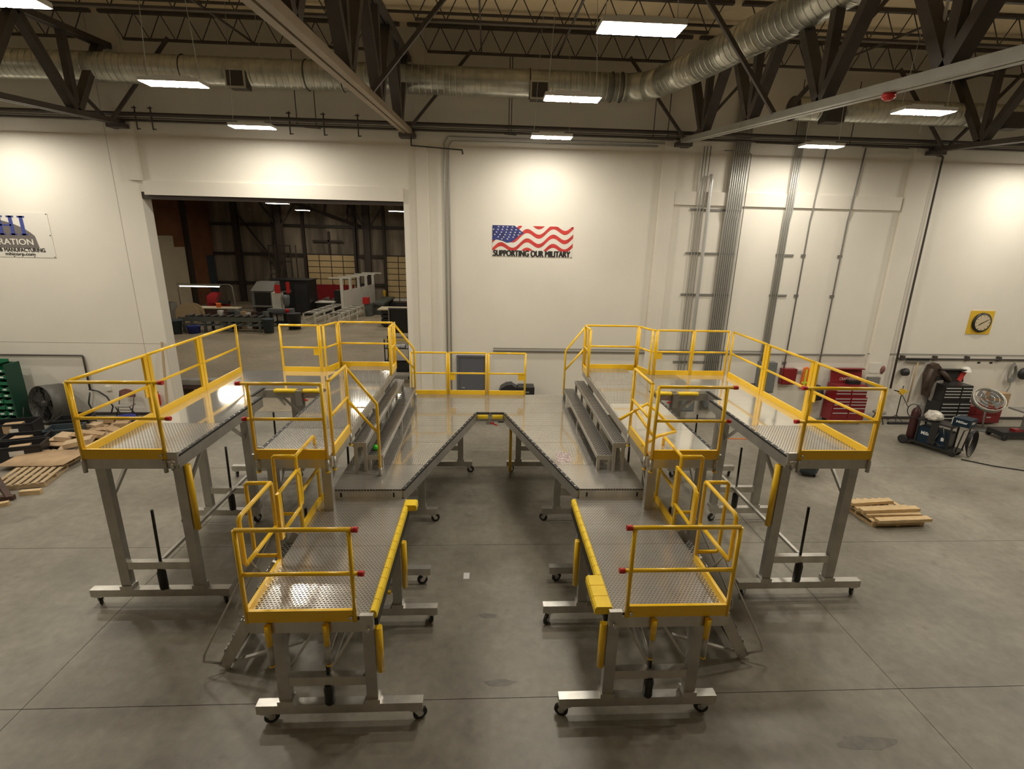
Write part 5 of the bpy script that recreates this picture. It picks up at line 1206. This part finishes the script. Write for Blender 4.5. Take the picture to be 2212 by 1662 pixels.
for i in range(9):
    x = -16.0+.33*i; h = rnd.uniform(.1, .25); single('bench_clutter', local(rnd.uniform(-.5, .5), x, 30.9)(MB().box(-.14, .14, -.12, .12, 0, .86+h)), ['vinyl', 'rust', 'plastic', 'panelgrey', 'card'][i % 5], f'{ORD[i]} crate from the left in the row behind the roller table', 'crate', group='crates behind the roller table')
# rolling ladder
t = thing('rolling_ladder', 'tall dark rolling ladder with a railed platform in the next hall', 'ladder', (-15.7, 40, 0))
for x in (-16.4, -15.6): part('stringer', MB().bar((x-.1, 38.6, 0), (x, 40, 3.6), .08, .06), 'girt', t)
for k in range(9): part('rung', MB().box(-16.45, -15.55, 38.7+.15*k, 38.85+.15*k, .35+.38*k, .40+.38*k), 'girt', t)
for x in (-16.5, -14.9):
    for y in (39.9, 41): part('upright', MB().box(x-.04, x+.04, y-.04, y+.04, 0, 4.8), 'girt', t)
for z in (3.6, 4.2, 4.75): part('guard_bar', MB().box(-16.5, -14.9, 39.88, 39.94, z-.04, z+.04), 'girt', t)
part('cross_stay', MB().bar((-16.5, 40, .3), (-14.9, 40, 2.2), .06, .06), 'girt', t); part('cross_stay', MB().bar((-14.9, 40, .3), (-16.5, 40, 2.2), .06, .06), 'girt', t)
# white work frame and its tables
t = thing('assembly_rack', 'white upright work frame with cross arms in the next hall', 'frame', (-9.7, 38.5, 0))
P0, P1 = Vector((-10.05, 35.6, 0)), Vector((-9.2, 41.5, 0))
for k in range(5):
    p_ = P0.lerp(P1, k/4); part('post', MB().box(p_.x-.09, p_.x+.09, p_.y-.09, p_.y+.09, 0, 2.75), 'greywhite', t)
    part('cross_arm', MB().box(p_.x-.85, p_.x+.7, p_.y-.05, p_.y+.05, 2.72, 2.80), 'greywhite', t)
part('top_tube', MB().bar(P0+Vector((0, 0, 2.75)), P1+Vector((0, 0, 2.75)), .08, .08), 'greywhite', t)
part('white_panel', MB().bar(P0+Vector((.1, 0, 1.15)), P1+Vector((.1, 0, 1.15)), .04, 1.5), 'white', t)
for k, (dx, lab) in enumerate(((-1.05, 'white parts table on the left of the work frame'), (.55, 'white parts table on the right of the work frame'))):
    t = thing('parts_table', lab, 'table', (-10+dx, 35, 0)); a = Vector((-10.2+dx, 32.2, 0)); b_ = Vector((-9.75+dx, 36.8, 0))
    for sx in (-.35, .35):
        part('side_rail', MB().bar(a+Vector((sx, 0, .78)), b_+Vector((sx, 0, .78)), .07, .07), 'greywhite', t); part('lower_rail', MB().bar(a+Vector((sx, 0, .45)), b_+Vector((sx, 0, .45)), .06, .06), 'greywhite', t)
        for f_ in (0, .33, .66, 1):
            p_ = a.lerp(b_, f_)+Vector((sx, 0, 0)); part('leg', MB().box(p_.x-.04, p_.x+.04, p_.y-.04, p_.y+.04, 0, .8), 'greywhite', t)
    for f_ in [i/9 for i in range(10)]:
        p_ = a.lerp(b_, f_); part('cross_slat', MB().box(p_.x-.35, p_.x+.35, p_.y-.05, p_.y+.05, .80, .84), 'greywhite' if int(f_*9) % 2 else 'pipegrey', t)
t = thing('dark_bench', 'black bench with a white top left of the work frame', 'bench', (-12, 37.5, 0))
part('bench_body', MB().box(-12.4, -11.2, 37.2, 38.6, 0, .85), 'black', t); part('bench_top', MB().box(-12.45, -11.1, 37.1, 38.0, .85, .92), 'vinyl', t); part('upright_cabinet', MB().box(-11.2, -10.6, 37.6, 38.4, 0, 1.7), 'black', t)
for i in range(6): single('bench_tool', local(rnd.uniform(0, 3), -12.3+.2*i, 38.3)(MB().box(-.12, .12, -.05, .05, .85, .95+.1*(i % 3))), 'pipegrey', f'{ORD[i]} tool from the left on the black bench', 'tool', group='tools on the black bench')
t = thing('red_partition', 'red welding partition in front of the tan shop door', 'partition', (-12.9, 43.6, 0))
part('curtain', MB().box(-14.5, -11.3, 43.55, 43.62, .3, 1.6), 'chestred', t)
for x in (-14.5, -12.9, -11.3): part('partition_post', MB().box(x-.03, x+.03, 43.5, 43.66, 0, 1.65), 'chestred', t)
for i, (x, lab) in enumerate(((-15.45, 'yellow bollard left of the first tan door'), (-8.8, 'yellow bollard left of the second tan door'))):
    single('bollard', MB().lathe((x, 43.9, 0), [(.12, 0), (.12, 1.1), (.08, 1.18), (.0, 1.2)], n=12), 'yellowsign', lab, 'bollard')
t = thing('floor_jack_stand', 'green and red machine stand right of the work frame', 'machine', (-8.4, 37.5, 0)); part('stand', MB().box(-8.8, -8.3, 36.6, 37.3, 0, .9), 'benchgreen', t); part('red_head', MB().box(-8.9, -8.5, 36.5, 37.0, .9, 1.35), 'red', t); part('roller_bed', MB().box(-8.5, -7.6, 37.4, 42, .7, .85), 'benchgreen', t)
for y in (37.6, 39.7, 41.8): part('leg', MB().box(-8.4, -7.7, y-.05, y+.05, 0, .7), 'benchgreen', t)
t = thing('pallet_stack', 'stacked dark trays with a pale board on top, right side of the next hall', 'stack', (-6, 32.5, 0))
for k in range(4): part('tray', MB().box(-6.7, -5.4, 32, 33.2, .12+.25*k, .30+.25*k), 'plastic', t)
part('tray_base', MB().box(-6.6, -5.5, 32.1, 33.1, 0, .12), 'plastic', t); part('spacer', MB().box(-6.3, -5.8, 32.3, 32.9, .3, 1.1), 'plastic', t); part('pale_board', MB().box(-6.9, -5.2, 31.9, 33.3, 1.1, 1.17), 'cream', t)
t = thing('black_skid', 'low black crate in front of the second tan door', 'crate', (-7, 42, 0)); part('crate_body', MB().box(-8.0, -6.4, 40.5, 41.5, .1, .55), 'plastic', t); part('crate_feet', MB().box(-7.9, -7.7, 40.5, 41.5, 0, .1).box(-6.7, -6.5, 40.5, 41.5, 0, .1), 'plastic', t)
t = thing('black_partition', 'black screen panel on the right side of the next hall', 'screen', (-4.6, 29, 0)); part('panel', MB().box(-5.6, -3.6, 29, 29.05, .2, 1.6), 'black', t); part('frame', MB().box(-5.65, -3.55, 28.98, 29.07, 1.6, 1.66).box(-5.65, -5.58, 28.9, 29.15, 0, 1.6).box(-3.62, -3.55, 28.9, 29.15, 0, 1.6), 'pipegrey', t)
t = thing('mail_cart', 'black wire cart with papers just inside the opening', 'cart', (-3.7, 20, 0))
for x in (-4.05, -3.1):
    for y in (19.7, 20.4): part('upright', MB().box(x-.02, x+.02, y-.02, y+.02, .1, 1.65), 'black', t)
for z in (.3, .75, 1.25): part('shelf', MB().box(-4.05, -3.1, 19.7, 20.4, z, z+.04), 'black', t)
part('drawer_box', MB().box(-3.95, -3.2, 19.75, 20.35, .34, .72), 'plastic', t); part('rail_bar', MB().box(-4.05, -3.1, 19.68, 19.72, 1.6, 1.64), 'yellowsign', t)
for x in (-4.0, -3.15):
    for y in (19.75, 20.35): part('wheel', MB().lathe((x, y, .05), [(.05, -.02), (.05, .02)], (1, 0, 0), 10), 'rubber', t)
for i in range(3): single('paper_stack', MB().box(-3.85+.2*i, -3.67+.2*i, 19.85, 20.1, 1.291, 1.34+.02*i), 'paper', ['left', 'middle', 'right'][i] + ' paper stack on the wire cart inside the opening', 'papers')
t = thing('steel_profile', 'steel channel on a low brown bench just inside the left jamb', 'channel', (-9.6, 17.2, 0)); part('channel', MB().box(-10.6, -9.3, 17.0, 17.35, .48, .66), 'alu_dull', t); part('bench_board', MB().box(-10.6, -9.1, 16.8, 17.6, .40, .46), 'rust', t)
for x in (-10.4, -9.3): part('leg', MB().box(x-.05, x+.05, 16.9, 17.5, 0, .40), 'rust', t)
